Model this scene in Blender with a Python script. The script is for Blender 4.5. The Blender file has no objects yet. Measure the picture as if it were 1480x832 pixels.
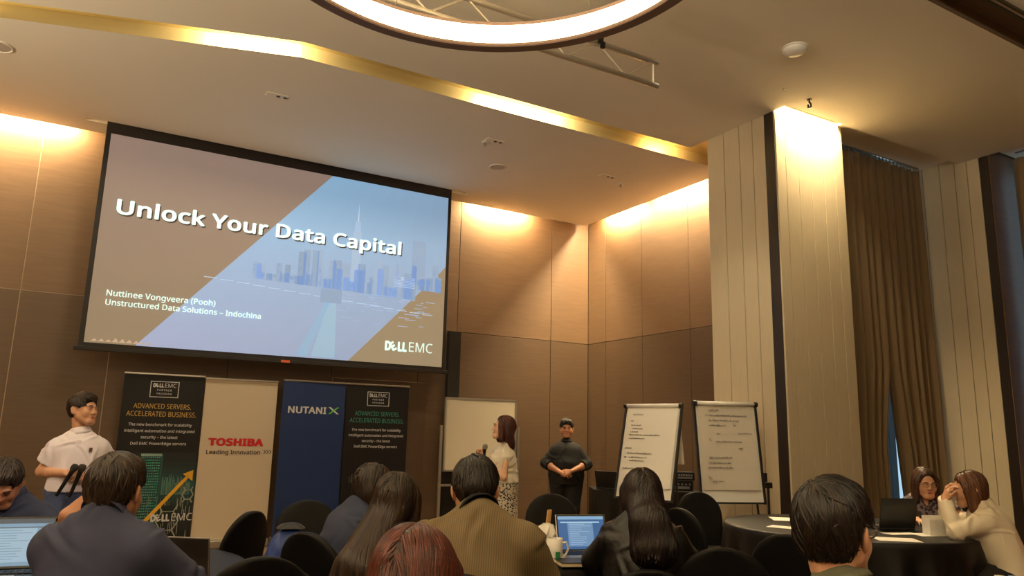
import bpy, math, random
import numpy as np
from mathutils import Vector, Matrix
random.seed(4); rng = np.random.default_rng(7)
SC = bpy.context.scene
COL = SC.collection
R = math.radians
# ------------------------------------------------------------------ camera, world, light, exposure
F = 1084.4; YAW, PITCH, ROLL = R(29.939), R(11.0325), R(1.3528)
FW = np.array([math.sin(YAW)*math.cos(PITCH), math.cos(YAW)*math.cos(PITCH), math.sin(PITCH)])
RT = np.array([math.cos(YAW), -math.sin(YAW), 0.0]); UP = np.cross(RT, FW)
RT, UP = math.cos(ROLL)*RT+math.sin(ROLL)*UP, -math.sin(ROLL)*RT+math.cos(ROLL)*UP
CAM = np.array([0.0, 0.0, 1.4])
cd = bpy.data.cameras.new('camera'); cam = bpy.data.objects.new('camera', cd); COL.objects.link(cam)
cd.sensor_width = 36; cd.lens = F/1480*36; cd.clip_start = .05
m = Matrix.Identity(4)
for i in range(3): m[i][0] = RT[i]; m[i][1] = UP[i]; m[i][2] = -FW[i]; m[i][3] = CAM[i]
cam.matrix_world = m; SC.camera = cam
W = bpy.data.worlds.new('daylight'); SC.world = W; W.use_nodes = True
W.node_tree.nodes['Background'].inputs[0].default_value = (.50, .66, .76, 1)
W.node_tree.nodes['Background'].inputs[1].default_value = 1.4
SC.view_settings.view_transform = 'Standard'; SC.view_settings.look = 'None'
SC.view_settings.exposure = 0.0; SC.view_settings.gamma = 1; SC.view_settings.use_curve_mapping = False
SC.cycles.max_bounces = 8; SC.cycles.diffuse_bounces = 5
WARM = (1, .78, .44); SOFT = (1, .87, .62)
def area(name, loc, sx, sy, power, color=WARM, direction=(0, 0, -1), spread=180):
    l = bpy.data.lights.new(name, 'AREA'); l.shape = 'RECTANGLE'; l.size = sx; l.size_y = sy; l.energy = power; l.color = color
    l.spread = R(spread)
    o = bpy.data.objects.new(name, l); COL.objects.link(o); o.location = loc
    o.rotation_euler = Vector(direction).to_track_quat('-Z', 'Y').to_euler(); return o
H = 4.85
# cove lamps: hidden above the ceiling edge along back wall, right wall and pillar
area('cove_light', (-1.95, 10.0, H+.16), 3.2, .08, 420)
area('cove_light', (5.55, 10.0, H+.16), .95, .08, 170)
def area_y(name, loc, ln, wd, power, direction, color=WARM):
    o = area(name, loc, wd, ln, power, color, direction); o.rotation_euler = (0, 0, 0); return o
area_y('cove_light', (7.2, 9.2, H+.16), .75, .08, 115, (0, 0, -1))
area_y('cove_light', (7.2, 7.6, H+.16), 1.5, .08, 250, (0, 0, -1))
area('cove_light', (6.65, 5.04, H+.14), 1.0, .07, 85, (1, .76, .42), (0, 0, -1), 95)
# tubes in the gold ceiling channel
area('channel_light', (1.02, 6.55, H+.06), .75, .05, 40, (1, .86, .6), (.3, 1, .0))
area('channel_light', (3.95, 6.43, H+.06), .95, .05, 45, (1, .86, .6), (0, 1, .0))
area('channel_light', (6.0, 6.43, H+.06), .3, .05, 6, (1, .7, .35), (0, 1, .0))
# spot lamps under the ceiling; all but the pillar downlight are added fill
def spot(loc, power, ang=110, target=(0, 0, -1), color=SOFT):
    l = bpy.data.lights.new('unseen_spot_lamp', 'SPOT'); l.energy = power; l.spot_size = R(ang); l.spot_blend = .8; l.color = color; l.shadow_soft_size = .06
    o = bpy.data.objects.new('unseen_spot_lamp', l); COL.objects.link(o); o.location = loc
    o.rotation_euler = Vector(target).to_track_quat('-Z', 'Y').to_euler()
for x, y, p in ((-1.5, 0.2, 90), (2.6, -1.6, 90), (-2.6, 3.2, 60), (1.0, 4.6, 150)): spot((x, y, H-.02), p)  # unseen warm fill for the audience's backs and the presenter
spot((3.9, 4.3, H-.02), 150, 48, (2.2, 1.5, -3.0), (1, .86, .6))   # downlight aimed at the flip charts and pillar
spot((1.6, -1.0, H-.05), 330, 15, (-2.0, 6.6, -3.5), (.92, .86, 1))   # added cool spot, stands in for projector spill on the presenter
# added fill lamps brightening the ceiling, unseen on the left and rear walls
for y in (-2.6, 0.2, 3.0, 5.8): area('ceiling_fill_lamp', (-4.35, y, 3.2), .25, 1.2, 200, SOFT, (.45, 0, 1), 150)
for x in (-2.6, 0.2, 3.0): area('ceiling_fill_lamp', (x, -4.1, 3.2), 1.2, .25, 110, SOFT, (0, .45, 1), 150)
# ------------------------------------------------------------------ helpers: materials
MATS = {}
def lin(c): c /= 255; return c/12.92 if c <= .04045 else ((c+.055)/1.055)**2.4
def mat(name, rgb, rough=.6, metal=0, bump=0, bscale=60, var=0, vscale=8, emit=0, spec=.5, stretch=(1, 1, 1), trans=0, sheen=0, coat=0, space='Object'):
    if name in MATS: return MATS[name]
    mt = bpy.data.materials.new(name); mt.use_nodes = True; MATS[name] = mt
    nt = mt.node_tree; b = nt.nodes['Principled BSDF']; col = tuple(lin(c) for c in rgb)+(1,)
    b.inputs['Base Color'].default_value = col; b.inputs['Roughness'].default_value = rough; b.inputs['Metallic'].default_value = metal
    b.inputs['Specular IOR Level'].default_value = spec
    if trans: b.inputs['Transmission Weight'].default_value = trans
    if sheen: b.inputs['Sheen Weight'].default_value = sheen
    if coat: b.inputs['Coat Weight'].default_value = coat
    if emit: b.inputs['Emission Color'].default_value = col; b.inputs['Emission Strength'].default_value = emit
    if bump or var:
        tc = nt.nodes.new('ShaderNodeTexCoord'); mp = nt.nodes.new('ShaderNodeMapping'); mp.inputs['Scale'].default_value = stretch
        nt.links.new(tc.outputs[space], mp.inputs[0])
    if var:
        n = nt.nodes.new('ShaderNodeTexNoise'); n.inputs['Scale'].default_value = vscale; n.inputs['Detail'].default_value = 4; nt.links.new(mp.outputs[0], n.inputs[0])
        r = nt.nodes.new('ShaderNodeValToRGB'); r.color_ramp.elements[0].position = .3; r.color_ramp.elements[1].position = .7
        r.color_ramp.elements[0].color = tuple(c*(1-var) for c in col[:3])+(1,); r.color_ramp.elements[1].color = tuple(min(1, c*(1+var)) for c in col[:3])+(1,)
        nt.links.new(n.outputs[0], r.inputs[0]); nt.links.new(r.outputs[0], b.inputs['Base Color'])
    if bump:
        n = nt.nodes.new('ShaderNodeTexNoise'); n.inputs['Scale'].default_value = bscale; n.inputs['Detail'].default_value = 3; nt.links.new(mp.outputs[0], n.inputs[0])
        bp = nt.nodes.new('ShaderNodeBump'); bp.inputs['Strength'].default_value = bump; bp.inputs['Distance'].default_value = .01
        nt.links.new(n.outputs[0], bp.inputs['Height']); nt.links.new(bp.outputs[0], b.inputs['Normal'])
    return mt
def attr_mat(name, emit=0, rough=.5, spec=.4, base=(255, 255, 255)):
    """colour from the mesh's 'tone' colour attribute: flat print or per-strand hair colour"""
    if name in MATS: return MATS[name]
    mt = bpy.data.materials.new(name); mt.use_nodes = True; MATS[name] = mt; nt = mt.node_tree; b = nt.nodes['Principled BSDF']
    a = nt.nodes.new('ShaderNodeAttribute'); a.attribute_name = 'tone'; nt.links.new(a.outputs['Color'], b.inputs['Base Color'])
    b.inputs['Roughness'].default_value = rough; b.inputs['Specular IOR Level'].default_value = spec
    if emit: nt.links.new(a.outputs['Color'], b.inputs['Emission Color']); b.inputs['Emission Strength'].default_value = emit
    return mt
# ------------------------------------------------------------------ helpers: objects
def link(name, me, mt=None, parent=None, loc=None, rot=None, smooth=False, label=None):
    o = bpy.data.objects.new(name, me); COL.objects.link(o)
    if mt is not None and not me.materials: me.materials.append(mt)
    if parent is not None: o.parent = parent
    if loc is not None: o.location = loc
    if rot is not None: o.rotation_euler = rot
    if smooth: me.polygons.foreach_set('use_smooth', [True]*len(me.polygons))
    if label: o['label'] = label
    return o
def tag(o, label, cat, group=None):
    o['label'] = label; o['category'] = cat
    if group: o['group'] = group
    return o
def thing(name, label, cat, loc=(0, 0, 0), rz=0, group=None):
    o = bpy.data.objects.new(name, None); COL.objects.link(o); o.location = loc; o.rotation_euler = (0, 0, rz); o.empty_display_size = .1
    return tag(o, label, cat, group)
def struct(o): o['kind'] = 'structure'; return o
def copy_tree(o, parent=None):
    c = o.copy(); COL.objects.link(c); c.parent = parent
    for ch in list(o.children): copy_tree(ch, c)
    return c
class MB:
    def __init__(s): s.v = []; s.f = []
    def add(s, v, f): n = len(s.v); s.v += [tuple(p) for p in v]; s.f += [tuple(i+n for i in q) for q in f]; return s
    def box(s, c, d, rot=None):
        x, y, z = [k/2 for k in d]; P = [Vector((a*x, b*y, e*z)) for a in (-1, 1) for b in (-1, 1) for e in (-1, 1)]
        if rot is not None: P = [rot@p for p in P]
        P = [p+Vector(c) for p in P]
        return s.add(P, [(0, 1, 3, 2), (4, 6, 7, 5), (0, 4, 5, 1), (2, 3, 7, 6), (0, 2, 6, 4), (1, 5, 7, 3)])
    def prism(s, pts, z0, z1):
        n = len(pts); A = [(x, y, z0) for x, y in pts]+[(x, y, z1) for x, y in pts]
        return s.add(A, [tuple(range(n))[::-1], tuple(range(n, 2*n))]+[(i, (i+1) % n, n+(i+1) % n, n+i) for i in range(n)])
    def tube(s, pts, r, n=8, cap=True):
        pts = [Vector(p) for p in pts]; rr = r if isinstance(r, (list, tuple)) else [r]*len(pts); V = []; Fc = []
        t0 = (pts[1]-pts[0]).normalized(); u = t0.orthogonal().normalized()
        for i, p in enumerate(pts):
            t = (pts[min(i+1, len(pts)-1)]-pts[max(i-1, 0)]).normalized(); u = (u-t*u.dot(t)).normalized(); w = t.cross(u)
            for k in range(n):
                a = 2*math.pi*k/n; V.append(p+(u*math.cos(a)+w*math.sin(a))*rr[i])
        for i in range(len(pts)-1):
            for k in range(n): Fc.append((i*n+k, i*n+(k+1) % n, (i+1)*n+(k+1) % n, (i+1)*n+k))
        if cap: Fc.append(tuple(range(n))[::-1]); Fc.append(tuple(range((len(pts)-1)*n, len(pts)*n)))
        return s.add(V, Fc)
    def lathe(s, prof, n=24, c=(0, 0, 0), rot=None):
        V = []; Fc = []
        for r, z in prof:
            for k in range(n):
                a = 2*math.pi*k/n; p = Vector((r*math.cos(a), r*math.sin(a), z)); p = rot@p if rot is not None else p; V.append(p+Vector(c))
        for i in range(len(prof)-1):
            for k in range(n): Fc.append((i*n+k, i*n+(k+1) % n, (i+1)*n+(k+1) % n, (i+1)*n+k))
        return s.add(V, Fc)
    def grid(s, fn, nu, nv):
        V = [fn(i/nu, j/nv) for i in range(nu+1) for j in range(nv+1)]
        return s.add(V, [(i*(nv+1)+j, (i+1)*(nv+1)+j, (i+1)*(nv+1)+j+1, i*(nv+1)+j+1) for i in range(nu) for j in range(nv)])
    def mesh(s, name='m'):
        me = bpy.data.meshes.new(name); me.from_pydata([tuple(p) for p in s.v], [], s.f); me.update(); return me
    def obj(s, name, mt, parent=None, smooth=False, bevel=0, **k):
        o = link(name, s.mesh(name), mt, parent, smooth=smooth, **k)
        if bevel:
            b = o.modifiers.new('b', 'BEVEL'); b.width = bevel; b.segments = 2; b.limit_method = 'ANGLE'
        return o
def Bx(name, c, d, mt, parent=None, rot=None, bevel=0, **k): return MB().box(c, d, rot).obj(name, mt, parent, bevel=bevel, **k)
def spread(px, dep, z):
    """point in the hall at lateral picture column px, distance dep, height z"""
    a = (px-740)/F*dep; b = (z-CAM[2]-a*RT[2]-dep*FW[2])/UP[2]
    return CAM+RT*a+UP*b+FW*dep
def heading(az): return -(YAW+R(az))
try: SANS = bpy.data.fonts.load(bpy.utils.system_resource('DATAFILES', path='fonts')+'/NotoSansHebrew-Regular.woff2')
except Exception: SANS = None
def font_mesh(text, bold=0, shear=0, spacing=1, align='LEFT'):
    cu = bpy.data.curves.new('t', 'FONT'); cu.body = text; cu.font = SANS or cu.font; cu.shear = shear; cu.space_character = spacing*(1+max(0, bold)*1.2); cu.resolution_u = 2; cu.align_x = align
    o = bpy.data.objects.new('t', cu); COL.objects.link(o); dg = bpy.context.evaluated_depsgraph_get()
    me = bpy.data.meshes.new_from_object(o.evaluated_get(dg)); bpy.data.objects.remove(o); bpy.data.curves.remove(cu)
    if bold > 0:
        v = [tuple(q.co) for q in me.vertices]; f_ = [tuple(q.vertices) for q in me.polygons]; n = len(v); V = []; Fs = []
        for k_, (dx, dy) in enumerate(((0, 0), (1, 0), (-1, 0), (0, .8), (0, -.8), (.7, .6), (-.7, .6), (.7, -.6), (-.7, -.6))): V += [(x+dx*bold, y+dy*bold, k_*.0003) for x, y, z in v]; Fs += [tuple(i+k_*n for i in q) for q in f_]
        me = bpy.data.meshes.new('t'); me.from_pydata(V, [], Fs); me.update()
    return me
def text(name, s, x, y, z, width, mt, parent, height=None, bold=0, shear=0, spacing=1, roll=0, align='L', label=None):
    """flat lettering in the x-z plane facing -y; x,z = lower left corner (or centre x) of the first line"""
    me = font_mesh(s, bold, shear, spacing); v = np.empty(len(me.vertices)*3); me.vertices.foreach_get('co', v); v = v.reshape(-1, 3)
    x0, x1 = v[:, 0].min(), v[:, 0].max(); sx = width/(x1-x0) if width else None
    y0, y1 = v[:, 1].min(), v[:, 1].max(); sy = height/(y1-y0) if height else sx
    if sx is None: sx = sy
    X = (v[:, 0]-x0)*sx; Z = v[:, 1]*sy
    if align == 'C': X = X-X.max()/2
    c, q = math.cos(roll), math.sin(roll); X, Z = c*X-q*Z, q*X+c*Z
    w = np.stack([x+X, y-v[:, 2], z+Z], 1); me.vertices.foreach_set('co', w.ravel()); me.update()
    return link(name, me, mt, parent, label=label)
def tone_attr(me, cols):
    a = me.color_attributes.new('tone', 'FLOAT_COLOR', 'CORNER'); out = []
    for p in me.polygons:
        c = cols[p.index]; out += [c[0], c[1], c[2], 1]*p.loop_total
    a.data.foreach_set('color', out)
# ------------------------------------------------------------------ materials
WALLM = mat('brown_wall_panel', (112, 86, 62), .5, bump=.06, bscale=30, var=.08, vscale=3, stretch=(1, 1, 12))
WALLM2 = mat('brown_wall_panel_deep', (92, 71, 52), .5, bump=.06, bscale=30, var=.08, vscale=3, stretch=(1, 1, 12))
JOINT = mat('pale_joint', (160, 138, 112), .5); JOINTD = mat('dark_joint', (72, 52, 38), .7)
CEIL = mat('ceiling_paint', (242, 232, 212), .8, bump=.04, bscale=20)
PLANK = mat('cream_plank', (200, 186, 158), .55, bump=.25, bscale=40, var=.05, vscale=12, stretch=(14, 14, .4))
DARKW = mat('dark_wood_trim', (38, 28, 22), .45)
GOLD = mat('gold_leaf', (222, 200, 140), .35, .6, bump=.08, bscale=15)
BLACK = mat('black_plastic', (18, 17, 17), .4); METAL = mat('brushed_metal', (190, 186, 178), .35, .9)
BLACKC = mat('black_cloth', (13, 11, 10), .48, bump=.15, bscale=300, spec=.4)
CHAIRC = mat('black_stretch_cover', (11, 9, 8), .55, bump=.12, bscale=260, spec=.2)
WHITE = mat('white_gloss', (235, 232, 226), .35); PAPER = mat('white_paper', (240, 236, 228), .8)
CURT = mat('taupe_curtain', (122, 102, 74), .85, bump=.3, bscale=200, sheen=.2)
CARPET = mat('brown_carpet', (96, 74, 54), .95, bump=.6, bscale=220, var=.35, vscale=5)
# ------------------------------------------------------------------ room shell
fl = MB().box((2.5, 2.9, -.05), (17, 15.5, .1)).obj('floor', CARPET); struct(fl)
up = MB().box((2.5, 2.9, H+.45), (17, 15.5, .1)).obj('ceiling_upper', CEIL); struct(up)
XL = -4.6
far = MB().prism([(XL, 8.6), (-.92, 7.42), (1.49, 6.70), (7.09, 6.70), (7.09, 9.45), (4.68, 9.45), (-.23, 9.45), (XL, 9.45)], H, H+.1)
far.prism([(XL, 9.55), (7.09, 9.55), (7.09, 9.9), (XL, 9.9)], H, H+.1)
far.prism([(XL, 9.45), (-.23, 9.45), (-.23, 9.55), (XL, 9.55)], H, H+.1); far.prism([(4.68, 9.45), (7.09, 9.45), (7.09, 9.55), (4.68, 9.55)], H, H+.1)
ceil = far.obj('ceiling', CEIL); struct(ceil)
near = MB().prism([(XL, 3.05), (9.25, 3.05), (9.25, 4.95), (6.11, 4.95), (6.11, 6.37), (1.45, 6.40), (-.9, 7.10), (XL, 8.24)], H, H+.03)
near.prism([(XL, -4.4), (9.25, -4.4), (9.25, 2.81), (XL, 2.81)], H, H+.03)
near.box((2.3, 2.93, H+.14), (13.9, .3, .02))
no = near.obj('ceiling_near', CEIL); struct(no)
# partition track: groove liner and twin rails
tr = MB().box((2.3, 3.045, H+.07), (13.9, .01, .14)).box((2.3, 2.93, H+.115), (13.9, .24, .01)).obj('trim_1', mat('track_groove_brown', (120, 96, 72), .6)); struct(tr)
t2 = MB().box((2.3, 2.80, H-.012), (13.9, .02, .024)).box((2.3, 2.74, H-.012), (13.9, .02, .024)).obj('trim_2', mat('track_rail_bronze', (90, 80, 55), .4, .6)); struct(t2)
# gold channel: far face and roof
g = MB(); chan = [(XL, 8.6), (-.92, 7.42), (1.49, 6.70), (7.09, 6.70)]
for (x0, y0), (x1, y1) in zip(chan[:-1], chan[1:]):
    g.add([(x0, y0-.004, H-.002), (x1, y1-.004, H-.002), (x1, y1-.004, H+.125), (x0, y0-.004, H+.125)], [(0, 1, 2, 3)])
    g.add([(x0, y0, H+.125), (x1, y1, H+.125), (x1, y1-.5, H+.125), (x0, y0-.5, H+.125), (x0, y0, H+.14), (x1, y1, H+.14), (x1, y1-.5, H+.14), (x0, y0-.5, H+.14)], [(0, 1, 2, 3), (4, 5, 6, 7)])
struct(g.obj('trim_3', GOLD))
# walls
wb = struct(MB().box((1.2, 10.2, 2.6), (12.4, .15, 5.3)).obj('wall_back', JOINTD))
xs = [-4.6, -3.1, -1.62, -.65, .32, 1.67, 3.01, 4.28, 4.88, 6.56, 7.3]
for a, b in zip(xs[:-1], xs[1:]):
    gp = .008
    for z0, z1 in ((.0, 2.89), (2.89, 5.3)):
        if a < 4.8 and b > 4.6 and z0 == 0: pass
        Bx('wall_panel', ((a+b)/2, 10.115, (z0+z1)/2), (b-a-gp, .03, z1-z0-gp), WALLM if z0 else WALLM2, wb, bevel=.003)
    if b < 1: Bx('joint_strip', (b, 10.1165, 2.65), (.016, .03, 5.3), JOINT, wb)
Bx('joint_strip', (-2.15, 10.1165, 2.89), (4.9, .03, .016), JOINT, wb)
Bx('partition_panel', (3.72, 10.09, 1.05), (1.38, .03, 2.1), mat('shaded_brown_panel', (84, 64, 47), .5, bump=.15, bscale=30), wb, bevel=.003)  # shade below the screen painted in as a darker brown
bp = Bx('trim_4', (4.815, 10.06, 1.45), (.19, .1, 2.86), mat('black_panel', (14, 12, 11), .5)); struct(bp)
wr = struct(MB().box((7.4, 8.1, 2.6), (.15, 4.2, 5.3)).obj('wall_right', JOINTD))
ys = [10.1, 9.62, 8.72, 7.70, 6.6, 5.9]
for a, b in zip(ys[:-1], ys[1:]):
    for z0, z1 in ((0, 2.89), (2.89, 5.3)):
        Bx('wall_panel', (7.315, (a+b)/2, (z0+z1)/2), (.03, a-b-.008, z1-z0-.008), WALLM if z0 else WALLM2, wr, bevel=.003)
struct(MB().box((-4.65, 3, 2.6), (.1, 15, 5.3)).obj('wall_left', WALLM)); struct(MB().box((2.5, -4.4, 2.6), (15, .1, 5.3)).obj('wall_front', WALLM))
# pillar with planks, pillar beside the window
pil = struct(MB().box((6.68, 5.62, 2.65), (1.08, .96, 5.3)).obj('wall_pillar', JOINTD))
yA = [6.1, 5.84, 5.61, 5.42, 5.25]
for a, b in zip(yA[:-1], yA[1:]): Bx('plank', (6.13, (a+b)/2, 2.65), (.03, a-b-.007, 5.3), PLANK, pil, bevel=.002)
Bx('corner_strip', (6.128, 5.19, 2.65), (.03, .118, 5.3), DARKW, pil)
xB = [6.12, 6.26, 6.46, 6.66, 6.87, 7.06, 7.22]
for a, b in zip(xB[:-1], xB[1:]): Bx('plank', ((a+b)/2, 5.125, 2.65), (b-a-.007, .03, 5.3), PLANK, pil, bevel=.002)
pc = struct(MB().box((9.9, 5.2, 2.65), (1.24, 1.2, 5.3)).obj('wall_pillar_2', JOINTD))
yC = [5.8, 5.6, 5.41, 5.19, 5.0, 4.85, 4.7]
for a, b in zip(yC[:-1], yC[1:]): Bx('plank', (9.265, (a+b)/2, 2.65), (.03, a-b-.007, 5.3), PLANK, pc, bevel=.002)
Bx('corner_strip', (9.262, 4.645, 2.65), (.03, .1, 5.3), DARKW, pc); Bx('corner_strip', (9.9, 4.6, 2.65), (1.28, .03, 5.3), WALLM, pc)
# bays: window walls, glass, bay ceilings
GLASS = mat('window_glass', (225, 240, 250), .02, trans=1, spec=.5)
def window(name, x0, x1, y0, y1, n):
    fr = MB(); dx, dy = x1-x0, y1-y0; L = math.hypot(dx, dy); ang = math.atan2(dy, dx); rot = Matrix.Rotation(ang, 3, 'Z')
    w = struct(fr.box(((x0+x1)/2, (y0+y1)/2, .08), (L, .1, .16), rot).box(((x0+x1)/2, (y0+y1)/2, 5.07), (L, .1, .3), rot).obj(name, mat('window_frame_grey', (90, 92, 95), .4, .3)))
    for i in range(n+1):
        t = i/n; Bx('window_frame', (x0+dx*t, y0+dy*t, 2.6), (.06, .1, 5.0), MATS['window_frame_grey'], w, rot=rot)
    for i in range(n):
        t = (i+.5)/n; Bx('pane', (x0+dx*t, y0+dy*t, 2.6), (L/n-.05, .008, 4.9), GLASS, w, rot=rot)
window('window_1', 7.2, 9.3, 5.78, 5.78, 2); window('window_2', 10.3, 10.3, 4.6, -4.4, 6)
bc = MB().box((8.25, 5.4, H+.09), (2.2, .9, .04)).box((9.8, .05, H+.09), (1.1, 9.0, .04)).obj('ceiling_bay', CEIL); struct(bc)
def curtain(name, label, xe0, xe1, plane, axis, z0, z1, seed):
    """pleated cloth between two edges given as functions of height"""
    root = thing(name, label, 'curtain', (0, 0, 0)); r_ = random.Random(seed); ph = [r_.uniform(0, 6.28) for _ in range(5)]
    def fn(u, v):
        z = z1+(z0-z1)*v; a = xe0(z)+(xe1(z)-xe0(z))*u; n_ = abs(xe1(z1)-xe0(z1))
        am = .022+.035*v; d = am*(math.sin(u*n_*42+ph[0]+.6*math.sin(u*9+ph[1]))+.45*math.sin(u*n_*19+ph[2]+v*1.2)+.25*math.sin(u*n_*77+ph[3]))
        return (a, plane+d, z) if axis == 'x' else (plane+d, a, z)
    o = MB().grid(fn, 220, 30).obj('drape', CURT, root, smooth=True); s = o.modifiers.new('s', 'SOLIDIFY'); s.thickness = .008
    hk = MB(); n = 12
    for i in range(n):
        a = xe0(z1)+(xe1(z1)-xe0(z1))*(i+.5)/n; c = (a, plane, z1+.02) if axis == 'x' else (plane, a, z1+.02); Bx('hook', c, (.012, .012, .05), METAL, root)
    return root
LV = lambda z: 8.235 if z > 2.3 else 8.235-.16*min(1, (2.3-z)/.9)
RV = lambda z: 8.265 if z > 2.3 else 8.265+.16*min(1.15, (2.3-z)/1.4)
curtain('curtain', 'taupe pleated curtain hanging next to the bright-topped plank pillar', lambda z: 7.22, LV, 5.42, 'x', .03, 4.86, 1)
curtain('curtain', 'taupe pleated curtain right of the blue daylight slit, behind woman in glasses', RV, lambda z: 9.13, 5.42, 'x', .03, 4.86, 2)
SHEER = bpy.data.materials.new('sheer_grey_cloth'); SHEER.use_nodes = True; _n = SHEER.node_tree; _t = _n.nodes.new('ShaderNodeBsdfTranslucent'); _t.inputs[0].default_value = (.17, .185, .19, 1); _n.links.new(_t.outputs[0], _n.nodes['Material Output'].inputs[0])
sh_ = MB().grid(lambda u, v: (7.25+1.36*u, 5.62+.012*math.sin(u*70), .03+4.85*v), 120, 2).obj('sheer_curtain', SHEER, smooth=True); tag(sh_, 'grey sheer curtain glimpsed in the daylight slit between two taupe curtains', 'curtain')
curtain('curtain', 'dark taupe curtain at the right edge of the picture', lambda z: 4.50, lambda z: -4.2, 9.62, 'y', .03, 4.84, 3)
tag(MB().box((8.2, 5.42, 4.92), (1.95, .03, .025)).obj('curtain_rail', METAL), 'slim metal curtain rail over the two curtains beside the pillar', 'rail')
tag(MB().box((9.62, .1, 4.92), (.03, 8.7, .025)).obj('curtain_rail', METAL), 'slim metal curtain rail at right picture edge', 'rail')
# ------------------------------------------------------------------ ring lamp, truss, ceiling fittings
def ring_lamp(loc, label, strength):
    t = thing('ring_chandelier', label, 'chandelier', loc); DK = mat('bronze_ring_metal', (128, 104, 92), .45, .2)
    MB().lathe([(1.345, .20), (1.345, 0), (1.335, -.008), (1.262, -.008), (1.256, .0), (1.256, .018), (1.33, .018), (1.33, .20), (1.345, .20)], 128).obj('ring_frame', DK, t, smooth=False)
    MB().lathe([(1.260, .018), (1.300, .175), (1.33, .178)], 128).obj('light_diffuser', mat('ring_diffuser', (255, 230, 176), .5, emit=strength), t, smooth=True)
    MB().lathe([(1.296, .173), (1.292, .195), (1.345, .2)], 128).obj('top_rim', DK, t)
    for k in range(6):
        a = k*math.pi/3+.52; MB().tube([(1.33*math.cos(a), 1.33*math.sin(a), .2), (1.33*math.cos(a)*.5, 1.33*math.sin(a)*.5, .85)], .004, 5).obj('suspension_wire', METAL, t)
    MB().lathe([(0, .85), (.12, .85), (.12, .8), (0, .8)], 24).obj('canopy', DK, t)
    return t
ring_lamp((1.57, 3.08, 4.0), 'large round ring lamp glowing warm white at the top edge', 16)
ring_lamp((-1.8, -1.2, 4.0), 'added unseen ring lamp for fill over the rear left of the hall', 16)  # second ring added behind the camera to brighten the hall
ALU = mat('aluminium_truss', (205, 195, 180), .4, .5)
t = thing('lighting_truss', 'flat aluminium ladder truss hung beneath the ceiling behind the ring lamp', 'truss', (0, 4.6, 4.37))
for z in (0, .215): MB().tube([(.2, 0, z), (4.05, 0, z)], .024, 10).obj('chord', ALU, t, smooth=True)
k = 0; x = 4.0
MB().tube([(4.0, 0, 0), (4.0, 0, .215)], .009, 6).obj('end_bar', ALU, t)
while x > .4:
    MB().tube([(x, 0, .215 if k % 2 == 0 else 0), (x-.3, 0, 0 if k % 2 == 0 else .215)], .010, 6).obj('brace', ALU, t); x -= .3; k += 1
cl = MB().box((3.42, 0, .25), (.05, .07, .09)).tube([(3.42, 0, .29), (3.42, 0, .48)], .012, 6).box((3.44, -.03, .19), (.03, .03, .05)).obj('hanging_clamp', BLACK, t)
cl2 = MB().box((.9, 0, .25), (.05, .07, .09)).tube([(.9, 0, .29), (.9, 0, .48)], .012, 6).obj('hanging_clamp', BLACK, t)
def disc_fit(name, cat, label, x, y, r, mt=CEIL, grill=True):
    t = thing(name, label, cat, (x, y, H)); MB().lathe([(r, 0), (r, -.008), (r-.015, -.014), (r-.02, -.006), (r-.02, 0)], 32).obj('rim', CEIL, t, smooth=True)
    MB().lathe([(r-.02, -.005), (.001, -.007)], 32).obj('grille', mat('speaker_grille', (200, 186, 170), .8, bump=.5, bscale=400), t); return t
disc_fit('ceiling_speaker', 'speaker', 'round ceiling speaker nearest the projection screen right end', 4.5, 8.25, .12)
disc_fit('ceiling_speaker', 'speaker', 'round ceiling speaker at the left picture edge', -.98, 8.03, .13)
def twin(x, y, label):
    t = thing('recessed_twin_spotlight', label, 'ceiling light', (x, y, H)); Bx('plate', (0, 0, -.003), (.22, .1, .008), CEIL, t, bevel=.002)
    for s in (-.035, .035): MB().lathe([(.022, -.009), (.02, -.0075), (.001, -.0075)], 16, (s+.05, 0, 0)).obj('lamp_hole', BLACK, t)
twin(1.5, 7.67, 'recessed spot plate in the ceiling above the screen middle'); twin(4.02, 7.49, 'recessed spot plate behind the bright stretch of gold channel')
twin(5.9, 7.74, 'recessed spot plate near the corner where both coves meet'); twin(3.05, 4.05, 'recessed spot plate seen just inside the ring lamp'); 
for x, y, lb in ((3.94, 7.58, 'small white sprinkler beside the middle spot plate'), (6.23, 7.87, 'small white sprinkler beside the corner spot plate')):
    t = thing('sprinkler', lb, 'sprinkler', (x, y, H)); MB().lathe([(.035, 0), (.03, -.012), (.001, -.014)], 20).obj('cover_plate', WHITE, t); MB().lathe([(.008, -.012), (.012, -.05), (.02, -.052), (.001, -.056)], 12).obj('nozzle', METAL, t)
t = thing('smoke_detector', 'white domed smoke detector on the ceiling above the pillar', 'detector', (5.23, 4.11, H))
MB().lathe([(.105, 0), (.105, -.02), (.09, -.045), (.05, -.06), (.001, -.062)], 32).obj('dome', WHITE, t, smooth=True); MB().lathe([(.115, 0), (.115, -.01), (.1, -.012)], 32).obj('base_ring', WHITE, t)
t = thing('ceiling_hook', 'small black hook hanging from ceiling in front of the pillar corner', 'hook', (6.2, 4.73, H))
MB().lathe([(.025, 0), (.025, -.01), (.001, -.012)], 12).obj('base_plate', BLACK, t); MB().tube([(0, 0, -.01), (0, 0, -.03), (.02, 0, -.045), (.02, 0, -.075), (-.01, .01, -.085), (-.02, 0, -.06)], .011, 6).obj('hook', BLACK, t)
tag(MB().lathe([(.018, -.001), (.001, -.004)], 16, (5.8, 4.71, H)).obj('ceiling_socket', BLACK), 'tiny black round hole in ceiling left of the hook', 'socket')
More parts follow.
